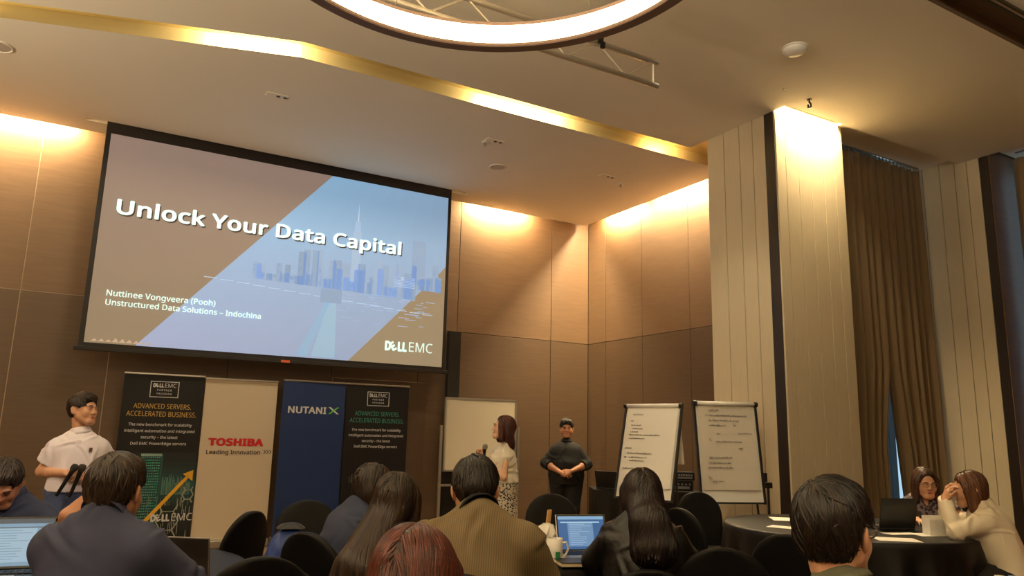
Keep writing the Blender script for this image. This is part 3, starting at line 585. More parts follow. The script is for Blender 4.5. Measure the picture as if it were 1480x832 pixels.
# things on the middle table
P = spread(852, 4.12, TZ); laptop('laptop', 'silver laptop with a lit blue screen on the middle table', (P[0], P[1], TZ), heading(-14), 108, METAL, screen=[(52, 88, 140), (110, 150, 190), (92, 128, 172), (140, 170, 200), (150, 190, 220)], w=.30, d=.205)
P = spread(833, 3.86, TZ); t = thing('notebook', 'dark closed notebook with cream pages near the middle table rim', 'notebook', (P[0], P[1], TZ+.001), heading(-12))
Bx('cover', (0, 0, .021), (.20, .15, .003), BLACK, t); Bx('pages', (0, 0, .011), (.195, .145, .017), mat('cream_pages', (214, 196, 160), .8), t); Bx('cover', (0, 0, .0015), (.20, .15, .003), BLACK, t)
sheet(822, 4.02, 20, .16, .21, 'white sheet beside the silver laptop')
def mug(px, dep, label, h=.085, r=.04, tagc=None, z=TZ):
    P = spread(px, dep, z); s = thing('saucer', 'white saucer under the '+label.split(' ', 1)[1], 'saucer', (P[0], P[1], z)); MB().lathe([(.001, .003), (.045, .003), (.07, .012), (.072, .010), (.045, .0), (.001, 0)], 32).obj('plate', WHITE, s, smooth=True)
    t = thing('mug', label, 'cup', (P[0], P[1], z+.004), heading(0)); MB().lathe([(.001, .002), (r*.75, .0), (r*.95, h*.3), (r, h), (r-.004, h), (r*.9, h*.3), (r*.7, .006), (.001, .006)], 32).obj('bowl', WHITE, t, smooth=True)
    MB().tube([(r-.004, 0, h*.8), (r+.018, 0, h*.82), (r+.028, 0, h*.55), (r+.015, 0, h*.28), (r-.006, 0, h*.2)], .006, 8).obj('handle', WHITE, t, smooth=True); MB().lathe([(r*.93, h*.8), (.001, h*.8)], 24).obj('drink', mat('tea', (90, 50, 20), .1), t)
    if tagc: Bx('tea_tag', (.012, -r-.004, h*.3), (.024, .002, .035), tagc, t); 
    return P
mug(802, 3.95, 'white mug with a green tea tag on the middle table', h=.115, r=.042, tagc=mat('green_tag', (30, 120, 70), .5))
P = spread(788, 4.02, TZ); rr = random.Random(2); o = MB().lathe([(.001, 0), (.045, .0), (.05, .04), (.04, .09), (.05, .13), (.03, .17), (.001, .18)], 18).obj('napkin', PAPER, smooth=False); o.location = (P[0], P[1], TZ)
for v_ in o.data.vertices: v_.co.x += rr.uniform(-.012, .012); v_.co.y += rr.uniform(-.012, .012); v_.co.z += rr.uniform(0, .01)
tag(o, 'crumpled white napkin beside the mug with green tag', 'napkin')
P = spread(787, 4.12, TZ); t = thing('water_glass', 'dark glass holding wooden stirrers behind the crumpled napkin', 'glass', (P[0], P[1], TZ)); MB().lathe([(.001, 0), (.028, 0), (.034, .12), (.031, .12), (.026, .005), (.001, .005)], 24).obj('tumbler', mat('smoked_glass', (60, 55, 50), .1, spec=.6), t, smooth=True)
for a, b, lb in ((0, .03, 'middle of three wooden stirrers in the dark glass'), (.01, .045, 'wooden stirrer leaning furthest right in the dark glass'), (-.01, .015, 'most upright wooden stirrer in the dark glass')): tag(MB().tube([(P[0]+a, P[1], TZ+.02), (P[0]+b, P[1]+a, TZ+.245)], .006, 6).obj('wooden_stirrer', mat('stirrer_wood', (214, 166, 96), .7)), lb, 'stirrer', 'wooden stirrers in the dark glass')
# things on the left table
P = spread(4, 3.2, TZ); laptop('laptop', 'laptop with a lit blue screen at the left picture edge', (P[0], P[1], TZ), heading(-22), 112, BLACK, screen=[(96, 128, 160), (60, 70, 84), (120, 150, 178), (90, 120, 150), (70, 90, 110)], w=.33, d=.235)
P = spread(277, 3.12, TZ); t = laptop('laptop', 'black laptop with silver edges standing right of the man in navy shirt', (P[0], P[1], TZ), heading(188), 100, mat('dark_lid', (34, 32, 32), .35), w=.26, d=.2)
Bx('lid_sticker', (-.06, .0085, .07), (.022, .001, .022), WHITE, [c for c in t.children if c.name.startswith('lid')][0]); ed = MB(); lid = [c for c in t.children if c.name.startswith('lid')][0]
ed.box((0, .004, .198), (.262, .009, .004)).box((-.1305, .004, .1), (.003, .009, .196)).box((.1305, .004, .1), (.003, .009, .196)).obj('silver_edge', METAL, lid)
mug(40, 3.62, 'white cup near the hand of the leftmost man', h=.07, r=.045); sheet(28, 3.75, 20, .1, .21, 'folded white card by the leftmost laptop', name='paper_card')
# bottom right corner table
for px, cl_, lb in ((1454, 'white', 'clear water bottle with white cap at the bottom right corner'), (1474, 'blue', 'bluish glass bottle at the bottom right corner')):
    P = spread(px, 2.55, TZ); t = thing('water_bottle', lb, 'bottle', (P[0], P[1], TZ)); MB().lathe([(.001, 0), (.03, 0), (.033, .02), (.033, .13), (.014, .17), (.014, .2)], 24).obj('bottle_body', mat('bottle_glass', (190, 205, 225), .05, trans=.8), t, smooth=True)
    MB().lathe([(.016, .185), (.016, .212), (.001, .213)], 16).obj('cap', WHITE if cl_ == 'white' else mat('blue_cap', (120, 140, 180), .4), t)
# backpack
BB = mat('blue_backpack_nylon', (34, 60, 128), .55, bump=.3, bscale=40)
P = spread(401, 3.95, .0); t = thing('backpack', 'blue and black backpack leaning against a black chair', 'backpack', (P[0], P[1], .0), heading(-20))
def bag(u, v):
    a = 2*math.pi*u; c_, s_ = math.cos(a), math.sin(a); zz = -math.cos(v*math.pi); q = (1-abs(zz)**3.2)**.42 if abs(zz) < 1 else 0; sh = 1-.18*max(0, zz)
    return (.135*abs(c_)**.6*math.copysign(1, c_)*q*sh, .10*abs(s_)**.6*math.copysign(1, s_)*q*sh+.004*math.sin(9*zz+4*a), .63+.24*zz)
MB().grid(bag, 40, 26).obj('bag_body', BB, t, smooth=True)
MB().grid(lambda u, v: tuple(np.array([0, -.01, .03])+np.array(bag(u, .84+.16*v))*np.array([1.05, 1.05, 1])), 40, 10).obj('top_flap', mat('black_nylon', (28, 28, 34), .55), t, smooth=True)
MB().box((0, -.1, .52), (.19, .05, .2)).obj('front_pocket', BB, t, bevel=.03); MB().tube([(-.08, -.128, .62), (.08, -.128, .62)], .004, 6).obj('zip', BLACK, t); MB().tube([(.1, -.09, .74), (.12, -.12, .60), (.1, -.1, .42)], .012, 6).obj('shoulder_strap', BLACK, t); MB().tube([(-.04, 0, .84), (-.02, 0, .88), (.02, 0, .88), (.04, 0, .84)], .008, 6).obj('carry_handle', BLACK, t)
#PEOPLE
# ------------------------------------------------------------------ people: smooth distance fields turned into one continuous surface
def nets(D, X, Y, Z):
    nx, ny, nz = D.shape; ins = D < 0
    cnt = np.zeros((nx-1, ny-1, nz-1), np.int8)
    offs = [(i, j, k) for i in (0, 1) for j in (0, 1) for k in (0, 1)]
    for i, j, k in offs: cnt += ins[i:nx-1+i, j:ny-1+j, k:nz-1+k]
    I = np.argwhere((cnt > 0) & (cnt < 8)); n = len(I); idx = np.full(cnt.shape, -1, np.int32); idx[I[:, 0], I[:, 1], I[:, 2]] = np.arange(n)
    v8 = np.stack([D[I[:, 0]+a, I[:, 1]+b, I[:, 2]+c] for a, b, c in offs], 1); acc = np.zeros((n, 3)); w = np.zeros(n)
    for a in range(8):
        for b in range(a+1, 8):
            oa, ob = np.array(offs[a]), np.array(offs[b])
            if np.abs(oa-ob).sum() != 1: continue
            s = (v8[:, a] < 0) != (v8[:, b] < 0); t = np.where(s, v8[:, a]/(v8[:, a]-v8[:, b]+1e-12), 0)
            acc += s[:, None]*(oa+(ob-oa)*t[:, None]); w += s
    p = I+acc/w[:, None]; V = np.stack([np.interp(p[:, 0], np.arange(nx), X), np.interp(p[:, 1], np.arange(ny), Y), np.interp(p[:, 2], np.arange(nz), Z)], 1)
    Q = []
    for ax in range(3):
        sl0 = [slice(None)]*3; sl1 = [slice(None)]*3; sl0[ax] = slice(0, -1); sl1[ax] = slice(1, None)
        a, b = ins[tuple(sl0)], ins[tuple(sl1)]; E_ = np.argwhere(a != b); o1, o2 = [(1, 2), (2, 0), (0, 1)][ax]
        E_ = E_[(E_[:, o1] > 0) & (E_[:, o2] > 0) & (E_[:, o1] < D.shape[o1]-1) & (E_[:, o2] < D.shape[o2]-1)]
        d1 = np.zeros(3, int); d1[o1] = 1; d2 = np.zeros(3, int); d2[o2] = 1
        g_ = lambda q: idx[q[:, 0], q[:, 1], q[:, 2]]
        q = np.stack([g_(E_-d1-d2), g_(E_-d2), g_(E_), g_(E_-d1)], 1); fl_ = ~ins[E_[:, 0], E_[:, 1], E_[:, 2]]; q[fl_] = q[fl_][:, ::-1]; Q.append(q)
    Q = np.concatenate(Q); Q = Q[(Q >= 0).all(1)]
    return V, Q
def nmesh(name, V, Q):
    me = bpy.data.meshes.new(name); me.vertices.add(len(V)); me.vertices.foreach_set('co', np.ascontiguousarray(V, np.float32).ravel())
    me.loops.add(len(Q)*4); me.loops.foreach_set('vertex_index', np.ascontiguousarray(Q, np.int32).ravel()); me.polygons.add(len(Q))
    me.polygons.foreach_set('loop_start', np.arange(0, len(Q)*4, 4, dtype=np.int32)); me.update(calc_edges=True); me.polygons.foreach_set('use_smooth', [True]*len(Q)); return me
V3 = lambda *a: np.array(a if len(a) > 1 else a[0], float)
def unit(v): v = np.asarray(v, float); return v/(np.linalg.norm(v)+1e-9)
class Cone:
    def __init__(s, a, b, r1, r2, k=.02, flat=None, cut0=None, cut1=None, op=1): s.a, s.b, s.r1, s.r2, s.k, s.flat, s.c0, s.c1, s.op = V3(a), V3(b), r1, r2, k, flat, cut0, cut1, op
    def d(s, p):
        ba = s.b-s.a; t = np.clip(((p-s.a)@ba)/(ba@ba+1e-12), 0, 1); v = p-s.a-t[..., None]*ba
        if s.flat is not None: n, q = s.flat; v = v+(v@n)[..., None]*n*(1/q-1)
        d = np.linalg.norm(v, axis=-1)-(s.r1+(s.r2-s.r1)*t); u = unit(ba)
        if s.c0 is not None: d = np.maximum(d, -((p-s.a)@u)+s.c0)
        if s.c1 is not None: d = np.maximum(d, ((p-s.b)@u)-s.c1)
        return d
    def box(s): r = max(s.r1, s.r2); return np.minimum(s.a, s.b)-r, np.maximum(s.a, s.b)+r
    def grow(s, g): return Cone(s.a, s.b, s.r1+g, s.r2+g, s.k, s.flat, s.c0, s.c1, s.op)
class Ell:
    def __init__(s, c, r, M=None, k=.02, op=1): s.c, s.r, s.M, s.k, s.op = V3(c), V3(r), (np.eye(3) if M is None else M), k, op
    def d(s, p):
        q = (p-s.c)@s.M; k0 = np.linalg.norm(q/s.r, axis=-1); k1 = np.linalg.norm(q/s.r**2, axis=-1); return k0*(k0-1)/(k1+1e-9)
    def box(s): m_ = s.r.max(); return s.c-m_, s.c+m_
    def grow(s, g): return Ell(s.c, s.r+g, s.M, s.k, s.op)
def combine(prims, h, pad=.03, cuts=()):
    lo = np.min([q.box()[0] for q in prims if q.op > 0], 0)-pad; hi = np.max([q.box()[1] for q in prims if q.op > 0], 0)+pad
    X, Y, Z = [np.arange(lo[i], hi[i]+h, h) for i in range(3)]; D = np.full((len(X), len(Y), len(Z)), .5, np.float32)
    for q in prims:
        b0, b1 = q.box(); m_ = q.k+3*h; i0 = np.clip(((b0-m_-lo)/h).astype(int), 0, None); i1 = np.ceil((b1+m_-lo)/h).astype(int)+1
        xs_, ys_, zs_ = X[i0[0]:i1[0]], Y[i0[1]:i1[1]], Z[i0[2]:i1[2]]
        if not (len(xs_) and len(ys_) and len(zs_)): continue
        p = np.stack(np.meshgrid(xs_, ys_, zs_, indexing='ij'), -1); d = q.d(p).astype(np.float32); S = np.s_[i0[0]:i1[0], i0[1]:i1[1], i0[2]:i1[2]]; A = D[S]; k = max(q.k, 1e-4)
        if q.op > 0: hh = np.clip(k-np.abs(A-d), 0, None)/k; D[S] = np.minimum(A, d)-hh*hh*k*.25
        else: d = -d; hh = np.clip(k-np.abs(A-d), 0, None)/k; D[S] = np.maximum(A, d)+hh*hh*k*.25
    if cuts:
        for c, n_ in cuts:
            D = np.maximum(D, ((X[:, None, None]-c[0])*n_[0]+(Y[None, :, None]-c[1])*n_[1]+(Z[None, None, :]-c[2])*n_[2]).astype(np.float32))
    return nets(D, X, Y, Z)
def field(prims, p):
    D = np.full(p.shape[:-1], .5)
    for q in prims:
        d = q.d(p); k = max(q.k, 1e-4)
        if q.op > 0: hh = np.clip(k-np.abs(D-d), 0, None)/k; D = np.minimum(D, d)-hh*hh*k*.25
        else: D = np.maximum(D, -d)
    return D
def grad(prims, p, e=.004):
    g_ = np.stack([field(prims, p+np.eye(3)[i]*e)-field(prims, p-np.eye(3)[i]*e) for i in range(3)], -1); return g_/(np.linalg.norm(g_, axis=-1, keepdims=True)+1e-9)
def fold(V, Q, amp, seed, fine=1.0):
    """cloth folds: push vertices along their normals by warped waves"""
    me_n = np.zeros_like(V); a = np.cross(V[Q[:, 2]]-V[Q[:, 0]], V[Q[:, 3]]-V[Q[:, 1]])
    for c in range(4): np.add.at(me_n, Q[:, c], a)
    nrm = me_n/(np.linalg.norm(me_n, axis=1, keepdims=True)+1e-9); r_ = np.random.default_rng(seed); p1 = r_.uniform(0, 6, 8)
    V = V.copy(); f_ = np.zeros(len(V)); N_ = int(34*fine); ci = r_.integers(0, len(V), N_)
    for i in ci:
        c = V[i]; n_ = nrm[i]; t_ = r_.normal(size=3)*V3(1, 1, .75); t_ -= n_*(t_@n_); t_ /= np.linalg.norm(t_)+1e-9; b_ = np.cross(n_, t_); q = V-c; al = q@t_; ac = q@b_; dn = q@n_; ln = r_.uniform(.05, .13); wd = r_.uniform(.009, .017)
        ac = ac+r_.uniform(-2.5, 2.5)*al*al; w_ = np.exp(-(al/ln)**2-(dn/.05)**2); f_ += w_*(np.exp(-(ac/wd)**2)-.7*np.exp(-((ac-2.1*wd)/(1.2*wd))**2))*r_.choice([1, 1, -1])*r_.uniform(.5, 1.2)
    x, y, z = V[:, 0], V[:, 1], V[:, 2]; f_ = np.clip(f_, -1.6, 1.6)+.35*np.sin(z*22+p1[0]+2*np.sin(x*9+p1[1]))*(.5+.5*np.sin(x*12+z*5+p1[2]))
    return V+nrm*(f_*amp*1.25)[:, None]
def smoothm(V, Q, it=2, f_=.5):
    for _ in range(it):
        S = np.zeros_like(V); c = np.zeros(len(V))
        for a, b in ((0, 1), (1, 2), (2, 3), (3, 0)):
            np.add.at(S, Q[:, a], V[Q[:, b]]); np.add.at(S, Q[:, b], V[Q[:, a]]); np.add.at(c, Q[:, a], 1); np.add.at(c, Q[:, b], 1)
        V = V+(S/np.maximum(c, 1)[:, None]-V)*f_
    return V
def rotm(yaw=0, pitch=0, roll=0):
    """yaw turns to the person's left (+), pitch looks up (+), roll tips to the right (+)"""
    return np.array(Matrix.Rotation(R(yaw), 3, 'Z')@Matrix.Rotation(R(pitch), 3, 'X')@Matrix.Rotation(R(roll), 3, 'Y'))
def hand_prims(wr, d, n, side, curl=35, spread_=5, thumb=35, s=1.0, fc=None):
    """palm and five fingers; d points to the fingers, n is the back of the hand, side +1 right hand / -1 left hand"""
    d = unit(d); n = unit(n-d*(n@d)); t = np.cross(d, n)*side; P_ = []   # t: towards the thumb side
    t = -t if side > 0 else -t
    pal = [(.030, .075), (.010, .085), (-.010, .083), (-.028, .073)]
    for o_, ln in pal: P_.append(Cone(wr+d*.012*s+t*o_*.55*s, wr+d*ln*s+t*o_*s, .014*s, .0115*s, .010))
    for i, ((o_, ln), fl_) in enumerate(zip(pal, (.070, .080, .074, .058))):
        p = wr+d*ln*s+t*o_*s; a = R((1.5-i)*spread_); dr = unit(d*math.cos(a)+t*math.sin(a)); cu = 0; c_ = (fc[i] if fc else curl)
        for j, q in enumerate((.45, .32, .23)):
            cu += R(c_*(.8, 1.0, .8)[j]); dd = dr*math.cos(cu)-n*math.sin(cu); p2 = p+dd*fl_*q*s*1.05; P_.append(Cone(p, p2, (.0088, .008, .0074)[j]*s, (.008, .0074, .0066)[j]*s, .003)); p = p2
    p = wr+d*.022*s+t*.026*s-n*.006*s; a = R(thumb)
    for j, (q, r_) in enumerate(((.040, .0125), (.032, .0098), (.026, .0085))):
        dd = unit(d*math.cos(a)+t*math.sin(a)-n*(.25+.25*j)); p2 = p+dd*q*s; P_.append(Cone(p, p2, r_*s, r_*.88*s, .006)); p = p2; a -= R(14)
    return P_
def head_prims(c, M, s=1.0, face=True, fat=0, fem=False):
    g_ = lambda x, y, z: c+M@V3(x*s, y*s, z*s); r_ = lambda *a: tuple(q*s for q in a); P_ = []
    P_.append(Ell(g_(0, -.018, .030), r_(.075, .094, .086), M, .02)); P_.append(Ell(g_(0, .030, -.022), r_(.062+fat*.6, .062, .084), M, .03))
    P_.append(Cone(g_(-.018, .066, -.096), g_(.018, .066, -.096), .022*s, .022*s, .02)); 
    for q in (-1, 1):
        P_.append(Cone(g_(q*.018, .062, -.094), g_(q*(.056+fat), -.004, -.052), .022*s, .020*s, .03)); P_.append(Ell(g_(q*(.036+fat*.5), .060, -.034), r_(.026+fat, .026, .03), M, .02))
        P_.append(Ell(g_(q*.084, -.014, -.010), r_(.0095, .021, .034), M@rotm(q*32, 10, 0), .004)); P_.append(Ell(g_(q*.093, -.006, -.006), r_(.0065, .011, .020), M, .003, -1)); P_.append(Ell(g_(q*.074, .0, -.033), r_(.008, .009, .010), M, .006))
    if face:
        for q in (-1, 1): P_.append(Ell(g_(q*.032, .098, .004), r_(.019, .015, .012), M, .014, -1)); P_.append(Ell(g_(q*.031, .080, .002), r_(.0155, .0145, .0125), M, .004)); P_.append(Cone(g_(q*.014, .090, .019), g_(q*.046, .083, .021), .008*s, .006*s, .012))
        P_.append(Cone(g_(0, .091, .012), g_(0, .1045, -.030), .0070*s, .0105*s, .010)); 
        for q in (-1, 1): P_.append(Ell(g_(q*.012, .0955, -.034), r_(.0085, .010, .0075), M, .005))
        P_.append(Cone(g_(-.020, .083, -.060), g_(.020, .083, -.060), .0075*s, .0075*s, .008)); P_.append(Cone(g_(-.015, .083, -.071), g_(.015, .083, -.071), .0085*s, .0085*s, .006)); P_.append(Cone(g_(-.022, .092, -.0655), g_(.022, .092, -.0655), .0022*s, .0022*s, .003, op=-1))
    return P_
SKIN = {}
def skin(name, rgb): return mat(name, rgb, .48, var=.06, vscale=30, bump=.04, bscale=150, spec=.45)
HAIRM = attr_mat('hair_strands', rough=.42, spec=.42)
def hair(parent, base, seeds, dirs, steps, stride, width, rgb, rgb2, c, M, seed=1, grav=.0, lift=.004, wave=0, stop=None, cuts=(), h=.006, name='hair', noise=.5, frizz=.15, mess=0):
    r_ = np.random.default_rng(seed); V, Q = combine(base, h, cuts=cuts); V = smoothm(V, Q, 2)
    # strands walk over the hair volume, held to its surface
    p = seeds.copy(); d = dirs.copy(); n = len(p); path = []; nr = []
    for _ in range(4): g_ = grad(base, p); p = p-g_*(field(base, p)-lift)[:, None]
    alive = np.ones(n, bool); ph = r_.uniform(0, 6.28, n); lf = lift+r_.uniform(-.002, .004, n); drift = r_.normal(0, frizz, (n, 3))
    for i in range(steps):
        path.append(p.copy()); g_ = grad(base, p); nr.append(g_); dd = d+V3(0, 0, -1)*grav*(min(1, i/4)+.25)+drift*.5
        if wave: dd = dd+np.cross(g_, d)*(wave*np.sin(ph+i*.8))[:, None]*min(1, i/8)
        dd = dd-g_*(dd*g_).sum(1)[:, None]; dd /= (np.linalg.norm(dd, axis=1, keepdims=True)+1e-9); d = d*.5+dd*.5; d /= (np.linalg.norm(d, axis=1, keepdims=True)+1e-9)
        step = stride*np.where(alive, 1, .02)[:, None]; q = p+d*step; g2 = grad(base, q); q = q-g2*(field(base, q)-lf)[:, None]*.8; p = q
        if stop is not None: alive &= ~stop(p)
    path = np.stack(path, 1); nr = np.stack(nr, 1); S = path.shape[1]; tg = np.gradient(path, axis=1); tg /= (np.linalg.norm(tg, axis=2, keepdims=True)+1e-9); bn = np.cross(nr, tg); bn /= (np.linalg.norm(bn, axis=2, keepdims=True)+1e-9)
    t = np.linspace(0, 1, S); wd = width*(.55+.9*np.sin(np.pi*np.clip(t*.9+.1, 0, 1)))*(1-.75*t**3); path = path+nr*(mess*r_.uniform(-.3, 1, n)[:, None, None]*t[None, :, None]**1.5); wdn = wd[None, :, None]*r_.uniform(.6, 1.35, n)[:, None, None]
    A = path-bn*wdn-nr*.002; B = path+nr*wdn*.55; C_ = path+bn*wdn-nr*.002; SV = np.stack([A, B, C_], 2).reshape(-1, 3)
    base_i = (np.arange(n)[:, None]*S+np.arange(S-1)[None])*3; F_ = []
    for a, b in ((0, 1), (1, 2)): F_.append(np.stack([base_i+a, base_i+b, base_i+3+b, base_i+3+a], -1).reshape(-1, 4))
    F_ = np.concatenate(F_); k0 = len(V); AV = np.concatenate([V, SV]); AF = np.concatenate([Q, F_+k0]); me = nmesh(name, AV, AF)
    c1, c2 = np.array(c8(*rgb)), np.array(c8(*rgb2)); mixv = np.clip(r_.normal(.35, noise*.5, n), 0, 1); colv = np.ones((len(AV), 4), np.float32); colv[:k0, :3] = c1*.8
    sc_ = c1+(c2-c1)*mixv[:, None]; colv[k0:, :3] = np.repeat(sc_, S*3, 0); a = me.color_attributes.new('tone', 'FLOAT_COLOR', 'POINT'); a.data.foreach_set('color', colv.ravel())
    return link(name, me, HAIRM, parent)
def scalp_seeds(n, c, M, r_, zmin, keep=None, crown=(0, -.05, .115), s=1.0):
    """roots over the scalp and directions running away from the crown"""
    v = r_.normal(size=(n*6, 3)); v /= np.linalg.norm(v, axis=1, keepdims=True); q = v*V3(.08, .10, .092)*s+V3(0, -.018, .03)*s
    ok = q[:, 2] > zmin; 
    if keep is not None: ok &= keep(q)
    q = q[ok][:n]; d = q-V3(crown)*s; d /= np.linalg.norm(d, axis=1, keepdims=True); return c+q@M.T, d@M.T
def short_hair(parent, c, M, rgb, rgb2, seed=1, n=900, s=1.0, vol=.012, front=.066, nape=-.055, part=0, w=.0035, L=9, fem=False):
    r_ = np.random.default_rng(seed); g_ = lambda x, y, z: c+M@V3(x*s, y*s, z*s)
    base = [Ell(g_(0, -.020, .034), (.075*s+vol*.45, .094*s+vol*.5, .086*s+vol*.8), M, .012), Ell(g_(0, -.052, -.012), (.056*s+vol*.3, .050*s+vol*.3, .058*s), M, .02), Ell(g_(0, .042, .084), (.054*s, .032*s+vol*.4, .022*s+vol*.7), M, .02)]
    base += [Ell(g_(q*.058, -.010, .026), (.019*s, .032*s, .030*s), M, .012) for q in (-1, 1)]
    X, Y, Z = M[:, 0], M[:, 1], M[:, 2]
    base.append(Ell(g_(0, .115, -.035), (.105*s, .078*s, .098*s), M, .012, -1))            # the face stays free
    base += [Ell(g_(q*.088, -.006, -.024), (.040*s, .036*s, .046*s), M, .006, -1) for q in (-1, 1)]   # the ears stay free
    base.append(Ell(g_(0, -.03, -.135), (.11*s, .12*s, .075*s), M, .012, -1))
    # strands follow the uncut volume
    flow = [q for q in base if q.op > 0]
    keep = lambda q: ~((q[:, 1] > .045*s) & (q[:, 2] < .075*s)) & ~((np.abs(q[:, 0]) > .05*s) & (q[:, 2] < .024*s) & (q[:, 1] > -.04*s))
    sd, dr = scalp_seeds(n, c, M, r_, -.035, keep, crown=(.012*(1 if seed % 2 else -1), -.062, .105), s=s)
    fwd = (sd-c)@M; sw = np.where(fwd[:, 1:2] > .02, 1.0, 0)*M[:, 0][None]*part; dr = dr+sw+r_.normal(0, .22, dr.shape)
    Mi = M
    def stop(p):
        q = (p-c)@Mi; return ((q[:, 1] > .062) & (q[:, 2] < front)) | (q[:, 2] < nape) | ((np.abs(q[:, 0]) > .052) & (q[:, 2] < .028) & (q[:, 1] > -.036))
    return hair(parent, base, sd, dr, L, .0105*s, w, rgb, rgb2, c, M, seed, grav=.25, lift=.002, stop=stop, h=.005, frizz=.28, mess=.011)
def long_hair(parent, c, M, rgb, rgb2, drop, pers=None, back=.06, seed=1, n=650, s=1.0, vol=.014, wave=0, width=.005, tip=.06, side=.0, front=.0, wid=1.0, steps=26, lock_front=True, sway=0.0, nfine=1):
    """hair volume over the skull continuing to a mane; drop = length below the ears"""
    r_ = np.random.default_rng(seed); g_ = lambda x, y, z: c+M@V3(x*s, y*s, z*s); e0 = g_(0, -.035, -.01); 
    if pers is not None:
        PV, N = pers['PV'], pers['N']; by = lambda z: PV[1]+(N[1]-PV[1])*min(1, max(0, (z-PV[2])/(N[2]-PV[2])))-.150; z0, z1 = e0[2]-drop*.5, e0[2]-drop
        E0 = V3(e0[0]+side*.5, min(e0[1], by(z0)) if z0 < N[2]+.02 else e0[1]-.04, z0); E1 = V3(e0[0]+side+sway, by(z1)-.005, z1)
    else: E0 = e0+V3(side*.5, -back*.4, -drop*.45); E1 = e0+V3(side+sway, -back, -drop)
    base = [Ell(g_(0, -.020, .034), (.077*s+vol*.5, .097*s+vol*.5, .088*s+vol*.7), M, .012), Ell(g_(0, -.038, -.03), (.078*s+vol*.7, .064*s+vol*.7, .082*s), M, .02)]
    base += [Cone(e0, E0, .074*s*wid, .078*s*wid, .03, flat=(V3(0, 1, 0), .62)), Cone(E0, E1, .078*s*wid, tip, .03, flat=(V3(0, 1, 0), .5))]
    if lock_front:
        for q in (-1, 1): base.append(Cone(g_(q*.070, .030, .03), g_(q*.082, .012, -.07)+V3(0, .0, -drop*.3), .022*s, .022*s, .025)); 
    base.append(Ell(g_(0, .122, -.020), (.074*s, .092*s, .118*s), M, .012, -1)); base.append(Ell(g_(0, .05, -.12), (.050*s, .075*s, .10*s), M, .012, -1))
    flow = base; crown = (0, .0, .125)
    keep = lambda q: ~((q[:, 1] > .05*s) & (q[:, 2] < .09*s))
    sd, dr = scalp_seeds(n, c, M, r_, -.02, keep, crown=crown, s=s); q = (sd-c)@M
    dr = dr+np.sign(q[:, 0:1])*M[:, 0][None]*(.9*(q[:, 2:3] > .06))-M[:, 1][None]*.35+r_.normal(0, .10, dr.shape); L = drop+.16; zb = E1[2]-tip*.5
    ex = r_.uniform(-.05, .03, n)
    return hair(parent, base, sd, dr, steps, L/steps*1.28, width, rgb, rgb2, c, M, seed, grav=1.0, lift=.003, wave=wave, stop=lambda p: (p[:, 2] < zb+ex) | ((((p-c)@M)[:, 1] > .052*s) & (np.abs(((p-c)@M)[:, 0]) < .062*s) & (((p-c)@M)[:, 2] < .078*s)), h=.0065, frizz=.16)
def eyes(parent, c, M, s=1.0, glasses=False, brow=(30, 22, 18), look=0):
    g_ = lambda x, y, z: Vector(c+M@V3(x*s, y*s, z*s)); EW = mat('eye_white', (222, 214, 206), .25); EI = mat('eye_dark', (26, 16, 12), .15); BR = mat('eyebrow_hair', brow, .7)
    for q in (-1, 1):
        ct = g_(q*.031, .0800, .0025); e = MB().lathe([(.0108*math.sin(a), .0108*math.cos(a)) for a in [math.pi*i/8 for i in range(9)]], 12, ct).obj('eye', EW, parent, smooth=True)
        R3 = Matrix(M.tolist())@Matrix.Rotation(R(-90), 3, 'X'); MB().lathe([(.001, .0116), (.0056, .0104), (.0060, .0092)], 10, ct, R3).obj('iris', EI, e)
        MB().tube([g_(q*.015, .0985, .0215), g_(q*.032, .0985, .0265), g_(q*.049, .087, .0205)], .0032, 5).obj('eyebrow', BR, parent)
        MB().tube([g_(q*.018, .0945, .0085), g_(q*.032, .0960, .0108), g_(q*.045, .0865, .0065)], .0016, 4).obj('eyelid', BR, parent)
    MB().grid(lambda u, v: tuple(g_((u-.5)*.044, .0950-.007*(2*u-1)**2-.001*abs(2*v-1), -.0655+(v-.5)*.017*(1-(2*u-1)**2)**.5)), 10, 4).obj('lips', mat('lips', (168, 88, 78), .4), parent, smooth=True)
def glasses(parent, c, M, rgb=(60, 24, 48)):
    g_ = lambda x, y, z: Vector(c+M@V3(x, y, z)); GM = mat('glasses_frame', rgb, .3); t = MB()
    for q in (-1, 1):
        t.tube([g_(q*.034+.025*math.cos(a), .108-.06*abs(q*.034+.025*math.cos(a))**1.2, .002+.018*math.sin(a)) for a in [2*math.pi*i/14 for i in range(15)]], .0022, 5); t.tube([g_(q*.059, .103, .006), g_(q*.076, .06, .006), g_(q*.083, -.01, .0)], .002, 5)
    t.tube([g_(-.01, .108, .006), g_(.01, .108, .006)], .002, 5); return t.obj('glasses', GM, parent)
